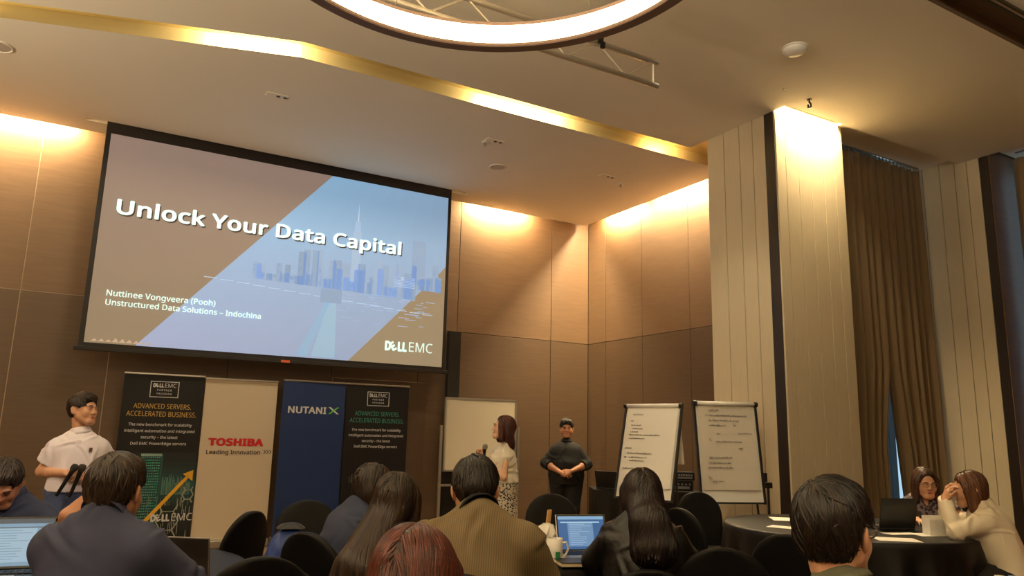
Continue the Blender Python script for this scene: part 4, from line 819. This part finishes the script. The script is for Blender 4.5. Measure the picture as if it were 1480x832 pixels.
def person(label, head_px, head_dep, top, az, pose, skin_m, shirt=None, trousers=None, group=None, **o):
    """pose gives joints in the person's own frame (x right, y forward, z up, origin on the floor beneath the pelvis)"""
    s = o.get('s', 1.0); hz = top-.130*s; hc = V3(pose['head'][0], pose['head'][1], hz); P_ = spread(head_px, head_dep, hz); rz = heading(az); cr, sr = math.cos(rz), math.sin(rz)
    loc = (P_[0]-(cr*hc[0]-sr*hc[1]), P_[1]-(sr*hc[0]+cr*hc[1]), 0); t = thing('person', label, 'person', loc, rz); M = rotm(*o.get('hr', (0, 0, 0))); g = o.get('girth', 1.0); fem = o.get('fem', False)
    nb = hc+M@V3(0, -.035, -.075)*s; N = V3(pose.get('neck', (hc[0]*.75, hc[1]*.78-.01, hz-.185*s))); PV = V3(pose.get('pelvis', (0, 0, .56 if not o.get('stand') else hz*.60)))
    sw = (.138 if fem else .160)*s*o.get('broad', 1); tw = R(o.get('twist', 0)); Sx = V3(math.cos(tw), math.sin(tw), 0); shz = pose.get('sh', (0, -.055, 0)); Sc = N+V3(0, -.005, -.108*s)
    SR, SL = Sc+Sx*sw+V3(pose.get('shR', (0, 0, 0))), Sc-Sx*sw+V3(pose.get('shL', (0, 0, 0))); u = unit(N-PV); Fd = unit(np.cross(V3(0, 0, 1), unit(SR-SL))); Ft = unit(np.cross(unit(SR-SL), u))*-1; Ft = Ft if Ft@Fd > 0 else -Ft
    TM = np.stack([unit(SR-SL), Ft, u], 1); LN = np.linalg.norm(N-PV); torso = [Ell(PV+V3(0, 0, .01), (.165*g*s, .12*g*s, .13*s), None, .05), Ell(PV+u*LN*.35+Ft*.01*g, (.140*g*s, .108*g*g*s, LN*.33), TM, .06), Ell(PV+u*LN*.68+Ft*.008, (.155*g**.7*s, .112*g**.8*s, LN*.34), TM, .06),
        Cone(SR-Sx*.045-V3(0, 0, .015), SL+Sx*.045-V3(0, 0, .015), .052*s, .052*s, .06, flat=(Ft, .95)), Cone(N+V3(0, -.012, -.005), SR-Sx*.035+V3(0, 0, .008), .040*s, .038*s, .035), Cone(N+V3(0, -.012, -.005), SL+Sx*.035+V3(0, 0, .008), .040*s, .038*s, .035)]
    if fem: torso += [Ell(PV+u*LN*.66+Ft*.085+TM[:, 0]*q*.065, (.055, .05, .055), None, .04) for q in (-1, 1)]
    neck = [Cone(N-V3(0, 0, .03), nb, (.052 if not fem else .044)*s*(1+.25*(g-1)), (.050 if not fem else .042)*s*(1+.25*(g-1)), .02)]
    ag = (.045 if not fem else .037)*s*(g**.7); arms, ua, fa, hands = [], [], [], []
    for nm, sh in (('R', SR), ('L', SL)):
        el, wr = V3(pose['el'+nm]), V3(pose['wr'+nm]); ua.append((sh, el)); fa.append((el, wr)); arms += [Cone(sh, el, ag*1.1, ag*.82, .03), Cone(el, el+(wr-el)*.35, ag*.82, ag*.84, .02), Cone(el+(wr-el)*.35, wr, ag*.82, .0255*s, .02, flat=None)]
        hd = pose.get('h'+nm, {}); hands += hand_prims(wr, V3(hd.get('d', wr-el)), V3(hd.get('n', (0, 0, 1))), 1 if nm == 'R' else -1, hd.get('curl', 30), hd.get('spread', 6), hd.get('thumb', 35), s*o.get('hs', 1.0)*(.92 if fem else 1.0), hd.get('fc'))
    legs = []; kn, an = [], []
    for q, nm in ((1, 'R'), (-1, 'L')):
        hp = PV+V3(q*.09*s*g**.5, 0, -.02); k_ = V3(pose['kn'+nm]) if 'kn'+nm in pose else (hp+V3(q*.03, .42, .0) if not o.get('stand') else V3(q*.095, .02, hp[2]*.52)); a_ = V3(pose['an'+nm]) if 'an'+nm in pose else (V3(k_[0], k_[1]-.06, .09) if not o.get('stand') else V3(q*.10, -.02, .09)); kn.append((hp, k_)); an.append((k_, a_))
        legs += [Cone(hp, k_, .085*g*s, .056*s*g**.5, .04), Cone(k_, k_+(a_-k_)*.3+V3(0, -.015, 0), .054*s, .056*s, .03), Cone(k_+(a_-k_)*.3+V3(0, -.015, 0), a_, .054*s, .036*s, .03), Cone(a_+V3(0, -.02, -.05), a_+V3(q*.01, .13, -.06), .034, .026, .02)]
    hp_ = head_prims(hc, M, s, o.get('face', True), o.get('fat', 0), fem)
    hv = o.get('h', .007); body = [q.grow(-.012) for q in torso]+[q.grow(-.008) for q in legs]+neck+arms+hands+hp_; body.sort(key=lambda q: -q.op if False else 0)
    V, Q = combine(body, hv); V = smoothm(V, Q, 1, .4); link('body', nmesh('body', V, Q), skin_m, t)
    N_up = unit(nb-N)
    if shirt:
        sl = shirt.get('sleeve', 'long'); gr = shirt.get('fit', .012); pr = [q.grow(gr) for q in torso]; hem = PV+V3(0, 0, shirt.get('hem', -.02))
        pr.append(Cone(PV+V3(0, 0, shirt.get('hem', -.02)), PV+u*LN*.5, (.150*g+gr)*s, (.135*g+gr)*s, .06, flat=(V3(0, 1, 0), .80), cut0=0))
        for (a, b), (b2, c_) in zip(ua, fa):
            if sl == 'long': pr += [Cone(a, b, ag*1.1+gr*1.1+.004, ag*.86+gr+.004, .035), Cone(b, c_-(c_-b)*.04, ag*.86+gr+.004, .030+gr*.8, .02, cut1=0)]
            elif sl == 'rolled': pr += [Cone(a, b, ag*1.1+gr*1.1+.004, ag*.86+gr+.008, .035), Cone(b, b2+(c_-b2)*.30, ag*.9+gr+.008, ag*.85+gr+.008, .02, cut1=0)]
            elif sl == 'short': pr += [Cone(a, a+(b-a)*.66, ag*1.15+gr+.004, ag*1.05+gr+.012, .03, cut1=0)]
            elif sl == 'none': pr += [Cone(a, a+(b-a)*.08, ag*1.1+gr*.4, ag*1.1+gr*.4, .02, cut1=0)]
        cuts = [(hem, V3(0, 0, -1))]; sk_ = o.get('seed', 1)
        if shirt.get('open'): pr.append(Cone(N+Ft*.07+V3(0, 0, .02), N+Ft*.11-V3(0, 0, .10), .042, .012, .01, op=-1))
        V, Q = combine(pr, shirt.get('h', .0085), cuts=cuts); V = smoothm(V, Q, 2); V = fold(V, Q, shirt.get('amp', .005), sk_, shirt.get('fine', 1)); so = link(shirt.get('name', 'shirt'), nmesh('shirt', V, Q), shirt['mat'], t)
        if shirt.get('collar'):
            cm = shirt.get('cmat', shirt['mat']); rn = (.052 if not fem else .044)*s*(1+.25*(g-1)); R3 = Vector(N_up).to_track_quat('Z', 'Y').to_matrix(); cz = shirt.get('ch', .035)
            cb = MB().lathe([(rn+.016, -.03), (rn+.012, .0), (rn+.006, cz), (rn+.002, cz+.004), (rn+.0, cz-.004)], 32, N+N_up*.012, R3)
            cb.lathe([(rn+.005, cz+.002), (rn+.014, cz-.002), (rn+.026, .002), (rn+.031, -.012), (rn+.027, -.013), (rn+.01, cz-.008)], 32, N+N_up*.012, R3); cb.obj('collar', cm, so, smooth=True)
            if shirt['collar'] == 'polo':
                for q in (-1, 1): w1 = Vector(N+Ft*(rn+.02)+V3(0, 0, .015)); MB().add([w1+Vector(Sx*q*.006)+Vector(Ft*.004), w1+Vector(Sx*q*.055)+Vector(-Ft*.028+V3(0, 0, .012)), w1+Vector(Sx*q*.06)+Vector(-Ft*.01+V3(0, 0, -.03)), w1+Vector(Sx*q*.028)+Vector(Ft*.012+V3(0, 0, -.052))], [(0, 1, 2, 3)]).obj('collar_tip', cm, so)
        t['_n'] = 0; del t['_n']
    else: so = None
    if trousers:
        gr = trousers.get('fit', .012); pr = [torso[0].grow(gr*.6)]
        if trousers.get('skirt'):
            kz = trousers['skirt']; pr += [Cone(PV+V3(0, 0, .06), PV+V3(0, 0, -kz), .155*g, .19*g, .05, flat=(V3(0, 1, 0), .78), cut1=0)]
        else:
            for (a, b), (b2, c_) in zip(kn, an): pr += [Cone(a, b, .088*g*s+gr, .060*s*g**.5+gr, .04), Cone(b, c_+(b-c_)*.02, .060*s*g**.5+gr, .046*s+gr, .03, cut1=0)]
        V, Q = combine(pr, .010, cuts=[(PV+V3(0, 0, .115), V3(0, 0, 1))]); V = smoothm(V, Q, 2); V = fold(V, Q, trousers.get('amp', .004), 5); tr_ = link(trousers.get('name', 'trousers'), nmesh('trousers', V, Q), trousers['mat'], t)
        if trousers.get('belt'): MB().lathe([(1, -.02), (1.015, -.018), (1.015, .018), (1, .02)], 40).obj('belt', trousers['belt'], tr_); b_ = tr_.children[0]; b_.scale = (.158*g*s+gr+.004, (.122*g*s+gr+.004), 1); b_.location = PV+V3(0, .0, .095)
    for (k_, a_), q in zip(an, (1, -1)):
        V, Q = combine([Cone(a_+V3(0, -.03, -.055), a_+V3(q*.012, .15, -.062), .038, .031, .02), Cone(a_+V3(0, 0, -.02), a_+V3(0, -.01, -.05), .044, .042, .02)], .010, cuts=[(V3(0, 0, .002), V3(0, 0, -1))]); link('shoe', nmesh('shoe', V, Q), mat('dark_shoe', (24, 20, 18), .4), t)
    return dict(t=t, hc=hc, M=M, N=N, PV=PV, SR=SR, SL=SL, Ft=Ft, Sx=Sx, shirt=so, LN=LN, u=u, N_up=N_up)
def seatchair(p, label, dy=.02, zs=.95, cover=None, sc=1.0):
    t = p['t']; rz = t.rotation_euler.z; c = copy_tree(first); x, y = 0, dy; c.location = (t.location.x+math.cos(rz)*x-math.sin(rz)*y, t.location.y+math.sin(rz)*x+math.cos(rz)*y, 0); c.rotation_euler = (0, 0, rz); c.scale = (sc, sc, zs); c['label'] = label; c['group'] = 'black covered banquet chairs'
    if cover:
        for ch in c.children:
            if not ch.name.startswith('leg'): ch.data = ch.data.copy(); ch.data.materials[0] = cover
    return c
# skin and cloth
SK1 = skin('skin_warm', (206, 156, 124)); SK2 = skin('skin_tan', (178, 124, 92)); SK3 = skin('skin_fair', (222, 176, 144))
NAVY = mat('navy_shirt_cotton', (50, 54, 80), .8, bump=.15, bscale=400, var=.08, vscale=10); NAVY2 = mat('navy_jacket', (38, 46, 72), .75, bump=.1, bscale=300); POLO = mat('white_polo_cotton', (226, 218, 226), .85, bump=.12, bscale=500)
JEAN = mat('blue_grey_jeans', (74, 88, 126), .85, bump=.3, bscale=300, var=.18, vscale=7); BLK = mat('black_garment', (15, 13, 14), .8, bump=.15, bscale=200); BLKT = mat('black_trousers', (16, 14, 14), .8)
PUFF = mat('black_puffer_nylon', (15, 13, 12), .42, bump=.3, bscale=30); CREAMB = mat('cream_blouse_satin', (226, 214, 190), .5, bump=.1, bscale=120); WBL = mat('white_sleeveless_blouse', (232, 224, 208), .6)
def stripes(name, a, b, scale):
    mt = mat(name, a, .75, bump=.1, bscale=300); nt = mt.node_tree; bs = nt.nodes['Principled BSDF']; tc = nt.nodes.new('ShaderNodeTexCoord'); w = nt.nodes.new('ShaderNodeTexWave'); w.inputs['Scale'].default_value = scale; w.inputs['Distortion'].default_value = .3; r = nt.nodes.new('ShaderNodeValToRGB'); r.color_ramp.elements[0].color = tuple(lin(q) for q in a)+(1,); r.color_ramp.elements[1].color = tuple(lin(q) for q in b)+(1,)
    nt.links.new(tc.outputs['Object'], w.inputs[0]); nt.links.new(w.outputs[0], r.inputs[0]); nt.links.new(r.outputs[0], bs.inputs['Base Color']); return mt
def blotch(name, a, b, scale, pos=.5, rough=.7):
    mt = mat(name, a, rough); nt = mt.node_tree; bs = nt.nodes['Principled BSDF']; tc = nt.nodes.new('ShaderNodeTexCoord'); w = nt.nodes.new('ShaderNodeTexVoronoi'); w.inputs['Scale'].default_value = scale; r = nt.nodes.new('ShaderNodeValToRGB'); r.color_ramp.interpolation = 'CONSTANT'; r.color_ramp.elements[0].color = tuple(lin(q) for q in a)+(1,); r.color_ramp.elements[1].color = tuple(lin(q) for q in b)+(1,); r.color_ramp.elements[1].position = pos
    nt.links.new(tc.outputs['Object'], w.inputs[0]); nt.links.new(w.outputs[0], r.inputs[0]); nt.links.new(r.outputs[0], bs.inputs['Base Color']); return mt
OLIVE = stripes('olive_striped_shirt', (122, 104, 72), (100, 83, 54), 38)
HB, HB2 = (20, 15, 13), (64, 48, 38)
# ---- presenter in white polo, two microphones at his waist
pr = person('standing man in white polo shirt holding two microphones at his waist', 121, 5.85, 1.645, 152, dict(head=(0, .04), elR=(.23, -.04, 1.04), wrR=(.06, .20, 1.04), elL=(-.23, -.06, 1.06), wrL=(-.08, .20, 1.01), hR=dict(d=(-.9, .3, .1), n=(.2, .7, .6), curl=48, thumb=30), hL=dict(d=(.9, .4, .15), n=(-.2, .8, .3), curl=60, thumb=25)), SK1,
    dict(mat=POLO, sleeve='short', fit=.020, hem=-.015, collar='polo', amp=.006), dict(mat=JEAN, belt=BLK, fit=.016), stand=True, hr=(48, 2, 0), h=.006, seed=3, broad=.88)
short_hair(pr['t'], pr['hc'], pr['M'], (26, 18, 14), (62, 44, 32), 3, n=700, vol=.016, part=-.8); eyes(pr['t'], pr['hc'], pr['M'])
Bx('chest_badge', tuple(pr['PV']+pr['u']*pr['LN']*.72+V3(-.085, .140, .0)), (.022, .004, .028), mat('badge_brown', (90, 60, 40), .6), pr['shirt'])
MB().box(tuple(pr['N']+V3(0, .125, -.12)), (.03, .004, .14)).obj('placket', POLO, pr['shirt'])
def world_of(t, p): rz = t.rotation_euler.z; return Vector((t.location.x+math.cos(rz)*p[0]-math.sin(rz)*p[1], t.location.y+math.sin(rz)*p[0]+math.cos(rz)*p[1], p[2]))
def microphone(a, b, label, grille=(60, 56, 52)):
    """a = tail, b = grille centre"""
    a, b = Vector(a), Vector(b); t = thing('microphone', label, 'microphone', a); q = (b-a).to_track_quat('Z', 'Y').to_matrix(); L = (b-a).length
    MB().lathe([(.001, 0), (.011, .0), (.012, .01), (.014, L*.5), (.017, L*.85), (.02, L*.9)], 16, (0, 0, 0), q).obj('handle', BLACK, t, smooth=True)
    MB().lathe([(.02, L*.88), (.026, L*.93), (.027, L*1.0), (.022, L*1.09), (.001, L*1.12)], 16, (0, 0, 0), q).obj('grille', mat('mic_grille_%d' % grille[0], grille, .4, .6, bump=.6, bscale=500), t, smooth=True)
w = lambda p: world_of(pr['t'], p)
microphone(w((.10, .24, .88)), w((.005, .27, 1.085)), 'left one of two black microphones held by the man in polo'); microphone(w((.015, .265, .87)), w((-.045, .29, 1.085)), 'right one of two black microphones held by the man in polo')
# ---- woman with the microphone
pw = person('standing woman in white sleeveless blouse speaking into a microphone', 727, 7.5, 1.585, -97, dict(head=(0, .03), elR=(.17, .10, .98), wrR=(.02, .24, 1.16), elL=(-.185, .03, .99), wrL=(-.06, .235, 1.13), hR=dict(d=(-.2, .5, .8), n=(.8, .3, 0), curl=50), hL=dict(d=(.35, .5, .7), n=(-.8, .3, .2), curl=60, thumb=30)), SK3,
    dict(mat=WBL, sleeve='none', fit=.014, hem=.06, name='blouse', amp=.006), dict(mat=blotch('black_white_print', (28, 26, 25), (200, 190, 172), 55, .42), skirt=.48, fit=.01, name='skirt'), stand=True, fem=True, hr=(0, 10, 0), h=.006, s=.96, seed=4)
long_hair(pw['t'], pw['hc'], pw['M'], (44, 20, 18), (104, 52, 44), .14, None, back=.045, seed=4, n=500, vol=.012, tip=.085, wid=1.08, steps=18)
eyes(pw['t'], pw['hc'], pw['M'], .96); w = lambda p: world_of(pw['t'], p)
microphone(w((-.02, .225, 1.06)), w((-.005, .205, 1.275)), 'black microphone with silver grille held up by the woman', (150, 145, 138)); MB().lathe([(.001, .004), (.016, .003), (.017, 0), (.001, 0)], 16, tuple(pw['PV']+pw['u']*pw['LN']*.63+V3(-.150, .02, .0)), Matrix.Rotation(R(-90), 3, 'Y')).obj('flower_brooch', BLACK, pw['shirt'])
# ---- man in black near the corner
pb = person('stout standing man in black shirt with clasped hands near the corner', 819, 10.0, 1.625, 184, dict(head=(0, .03), elR=(.27, .02, 1.04), wrR=(.07, .25, .93), elL=(-.27, .02, 1.04), wrL=(-.06, .25, .95), hR=dict(d=(-.8, .25, -.15), n=(.1, .8, .4), curl=30), hL=dict(d=(.8, .28, -.25), n=(-.1, .8, .4), curl=35)), SK2,
    dict(mat=BLK, sleeve='rolled', fit=.018, hem=-.12, collar='shirt', amp=.004), dict(mat=BLKT, fit=.016), stand=True, broad=.86, girth=1.32, fat=.010, h=.007, seed=6, hr=(0, -2, 0))
short_hair(pb['t'], pb['hc'], pb['M'], (18, 13, 11), (44, 34, 28), 6, n=700, vol=.018); eyes(pb['t'], pb['hc'], pb['M'])
# ---- man in navy shirt, hand to his cheek
pn = person('seated man in navy shirt seen from behind, hand at his cheek', 168, 2.62, 1.305, 4, dict(head=(0, .10), neck=(0, .045, 1.095), elL=(-.29, .30, .88), wrL=(-.235, .20, 1.075), elR=(.25, .20, .84), wrR=(.12, .46, .79), hL=dict(d=(.8, .0, .55), n=(-.3, -.85, .35), curl=42, thumb=15, spread=4), hR=dict(d=(-.6, .6, 0), curl=20)), SK2,
    dict(mat=NAVY, sleeve='rolled', fit=.018, hem=-.06, collar='shirt', ch=.025, amp=.009, h=.007), dict(mat=BLKT), h=.0055, hr=(2, -6, 0), seed=2, broad=1.02, girth=1.10)
short_hair(pn['t'], pn['hc'], pn['M'], (26, 19, 15), (72, 54, 40), 2, n=1100, vol=.012, w=.003, nape=-.06)
MB().lathe([(.031, -.012), (.034, -.010), (.034, .010), (.031, .012)], 24, tuple(V3(-.235, .20, 1.075)-unit(V3(.055, -.06, .2))*.03), Vector((.055, -.06, .2)).to_track_quat('Z', 'Y').to_matrix()).obj('wristwatch', BLACK, pn['t'])
seatchair(pn, 'black chair under the man in navy shirt with hand at cheek')
# ---- leftmost man leaning on the left table
pl_ = person('man in navy shirt at the left edge bending over the table', 6, 4.15, 1.20, 165, dict(head=(0, .30), neck=(0, .17, .99), elR=(.30, .22, .80), wrR=(.14, .46, .79), elL=(-.30, .22, .80), wrL=(-.20, .46, .785), hL=dict(d=(.3, .9, -.1), curl=25)), SK2,
    dict(mat=NAVY2, sleeve='long', fit=.018, hem=-.05, collar='shirt', amp=.006), dict(mat=BLKT), hr=(10, -38, 0), seed=8, broad=1.08)
short_hair(pl_['t'], pl_['hc'], pl_['M'], (26, 20, 17), (70, 56, 46), 8, n=700, vol=.018, w=.004); eyes(pl_['t'], pl_['hc'], pl_['M']); seatchair(pl_, 'black chair under the leftmost man')
# ---- two long-haired women
pa = person('dark-haired woman in navy jacket leaning behind the longest-haired woman', 541, 4.15, 1.222, 38, dict(head=(.02, .22), neck=(.0, .13, 1.0), elR=(.22, .22, .80), wrR=(.12, .42, .79), elL=(-.22, .20, .80), wrL=(-.12, .42, .79)), SK3,
    dict(mat=NAVY2, sleeve='long', fit=.02, hem=-.06, name='jacket', amp=.006), dict(mat=BLKT), fem=True, seed=9, hr=(-10, -12, 0))
long_hair(pa['t'], pa['hc'], pa['M'], (22, 15, 12), (62, 44, 34), .20, None, back=.07, seed=9, n=450, tip=.05, steps=22, side=-.02)
MB().tube([pa['SL']+V3(-.03, -.04, .05), pa['SL']+V3(-.058, -.045, -.04), pa['SL']+V3(-.055, .0, -.12)], .007, 6).obj('white_sleeve_stripe', WHITE, pa['shirt']); seatchair(pa, 'black chair under the woman in navy jacket', zs=.8)
pz = person('woman with very long straight brown hair down her back', 574, 3.45, 1.212, 22, dict(head=(.0, .16), neck=(.0, .10, 1.0), elR=(.20, .22, .80), wrR=(.12, .42, .79), elL=(-.20, .22, .80), wrL=(-.12, .42, .79)), SK3,
    dict(mat=BLK, sleeve='long', fit=.016, hem=-.06, name='top', amp=.005), dict(mat=BLKT), fem=True, seed=10, hr=(0, -10, 4))
long_hair(pz['t'], pz['hc'], pz['M'], (24, 17, 13), (76, 55, 40), .52, pz, back=.20, seed=10, n=800, tip=.07, steps=30, side=-.10, sway=-.05, wid=1.05, width=.0045); seatchair(pz, 'black chair under the woman with very long hair', zs=.88)
# ---- red-haired woman nearest the camera at bottom
pq = person('woman with reddish brown hair at the bottom edge, nearest left of centre', 601, 1.72, 1.185, 8, dict(head=(0, .12), neck=(0, .07, 1.0), elR=(.22, .2, .78), wrR=(.12, .42, .79), elL=(-.22, .2, .78), wrL=(-.12, .42, .79), pelvis=(0, 0, .52)), SK3,
    dict(mat=BLK, sleeve='long', fit=.014, hem=-.06, name='top'), dict(mat=BLKT), fem=True, seed=11, hr=(-12, -6, 0))
long_hair(pq['t'], pq['hc'], pq['M'], (52, 24, 18), (124, 64, 46), .20, pq, back=.08, seed=11, n=2600, tip=.075, steps=22, width=.0019, wid=1.1, vol=.018); seatchair(pq, 'black chair under the red-haired woman', zs=.84)
# ---- man in olive shirt
po = person('seated man in olive striped shirt seen from behind, head bowed', 687, 2.98, 1.305, 6, dict(head=(-.03, .17), neck=(0, .07, 1.105), elR=(.245, .16, .86), wrR=(.16, .46, .80), elL=(-.245, .16, .85), wrL=(-.16, .44, .79)), SK2,
    dict(mat=OLIVE, sleeve='long', fit=.020, hem=-.06, collar='shirt', cmat=BLK, ch=.022, amp=.008, h=.007), dict(mat=BLKT), seed=23, hr=(6, -30, -3), broad=1.12, girth=1.08, h=.006)
short_hair(po['t'], po['hc'], po['M'], (14, 11, 9), (50, 38, 30), 12, n=1100, vol=.020, w=.0034, L=10)
seatchair(po, 'black chair under the man in olive shirt', dy=-.06, zs=1.03)
# ---- woman with black wavy hair
pk = person('woman in black puffer jacket with wavy black hair over her shoulders', 927, 3.7, 1.245, 4, dict(head=(0, .10), neck=(0, .05, 1.01), elR=(.22, .14, .80), wrR=(.14, .42, .79), elL=(-.22, .14, .80), wrL=(-.14, .42, .79)), SK3,
    dict(mat=PUFF, sleeve='long', fit=.034, hem=-.08, name='puffer_jacket', amp=.013, fine=1.2), dict(mat=BLKT), fem=True, seed=13, hr=(5, -4, 0))
long_hair(pk['t'], pk['hc'], pk['M'], (14, 10, 10), (52, 36, 32), .205, pk, back=.13, seed=13, n=800, tip=.105, steps=22, wave=1.3, wid=1.05, width=.0045, side=.03, vol=.018); seatchair(pk, 'black chair under the woman in puffer jacket', zs=.9)
# ---- nearest man, back of head
pm = person('nearest man at bottom right, black short hair, grey-green shirt collar', 1207, 1.93, 1.305, 16, dict(head=(0, .08), neck=(0, .035, 1.05), elR=(.23, .17, .86), wrR=(.14, .46, .80), elL=(-.23, .17, .86), wrL=(-.14, .46, .80)), SK1,
    dict(mat=mat('grey_green_shirt', (92, 92, 72), .8, bump=.15, bscale=400), sleeve='long', fit=.014, hem=-.06, collar='shirt', ch=.012, amp=.005), dict(mat=BLKT), h=.005, seed=14, hr=(-34, -2, 0))
short_hair(pm['t'], pm['hc'], pm['M'], (14, 11, 10), (54, 42, 34), 14, n=1500, vol=.020, w=.0026, L=11, nape=-.062); eyes(pm['t'], pm['hc'], pm['M']); glasses(pm['t'], pm['hc'], pm['M'], (120, 110, 100)); seatchair(pm, 'black chair under the nearest man', zs=.84)
# ---- woman in glasses at the laptop
pg = person('woman in glasses and dark patterned blouse typing on the black laptop', 1337, 6.45, 1.20, 197, dict(head=(0, .18), neck=(0, .10, .985), elR=(.26, .20, .80), wrR=(.13, .44, .785), elL=(-.27, .20, .80), wrL=(-.10, .42, .785), hR=dict(d=(-.2, .95, -.05), curl=22), hL=dict(d=(.2, .95, -.05), curl=22), pelvis=(0, -.02, .52)), SK1,
    dict(mat=blotch('dark_floral_blouse', (52, 40, 44), (120, 106, 116), 38, .52), sleeve='short', fit=.014, hem=-.05, name='blouse', open=True), dict(mat=BLKT), fem=True, seed=15, hr=(10, -7, 0), girth=1.1, fat=.004, h=.006)
long_hair(pg['t'], pg['hc'], pg['M'], (36, 24, 18), (110, 70, 50), .22, None, back=.02, seed=15, n=550, tip=.07, steps=22, wid=1.05); eyes(pg['t'], pg['hc'], pg['M']); glasses(pg['t'], pg['hc'], pg['M'], (70, 26, 60)); seatchair(pg, 'black chair under the woman in glasses', zs=.85)
# ---- woman in cream blouse leaning on the table
pc_ = person('woman in cream long-sleeved blouse leaning on the table, hand at her face', 1400, 5.45, 1.215, -68, dict(head=(.0, .20), neck=(0, .13, .985), pelvis=(0, -.02, .52), elR=(.19, .33, .80), wrR=(.05, .35, 1.02), elL=(-.19, .33, .80), wrL=(-.06, .365, 1.0), hR=dict(d=(-.1, -.2, .9), n=(.2, .9, .1), curl=45), hL=dict(d=(.15, -.25, .9), n=(-.3, .9, .1), curl=50)), SK1,
    dict(mat=CREAMB, sleeve='long', fit=.022, hem=-.02, name='blouse', amp=.009, fine=.8, h=.007), dict(mat=BLKT, fit=.014), fem=True, seed=16, hr=(8, -8, 0), h=.006)
long_hair(pc_['t'], pc_['hc'], pc_['M'], (58, 34, 22), (130, 84, 56), .20, None, back=-.02, seed=16, n=550, tip=.05, steps=22); eyes(pc_['t'], pc_['hc'], pc_['M'])
MB().lathe([(.028, -.006), (.031, 0), (.028, .006)], 20, (-.066, .363, .975), None).obj('gold_bracelet', GOLD, pc_['t'])
rc = seatchair(pc_, 'x', dy=-.12, zs=.85, cover=mat('red_chair_cover', (150, 20, 30), .6)); rc['label'] = 'red chair under the woman in cream blouse at right edge'; rc['group'] = 'red chairs'
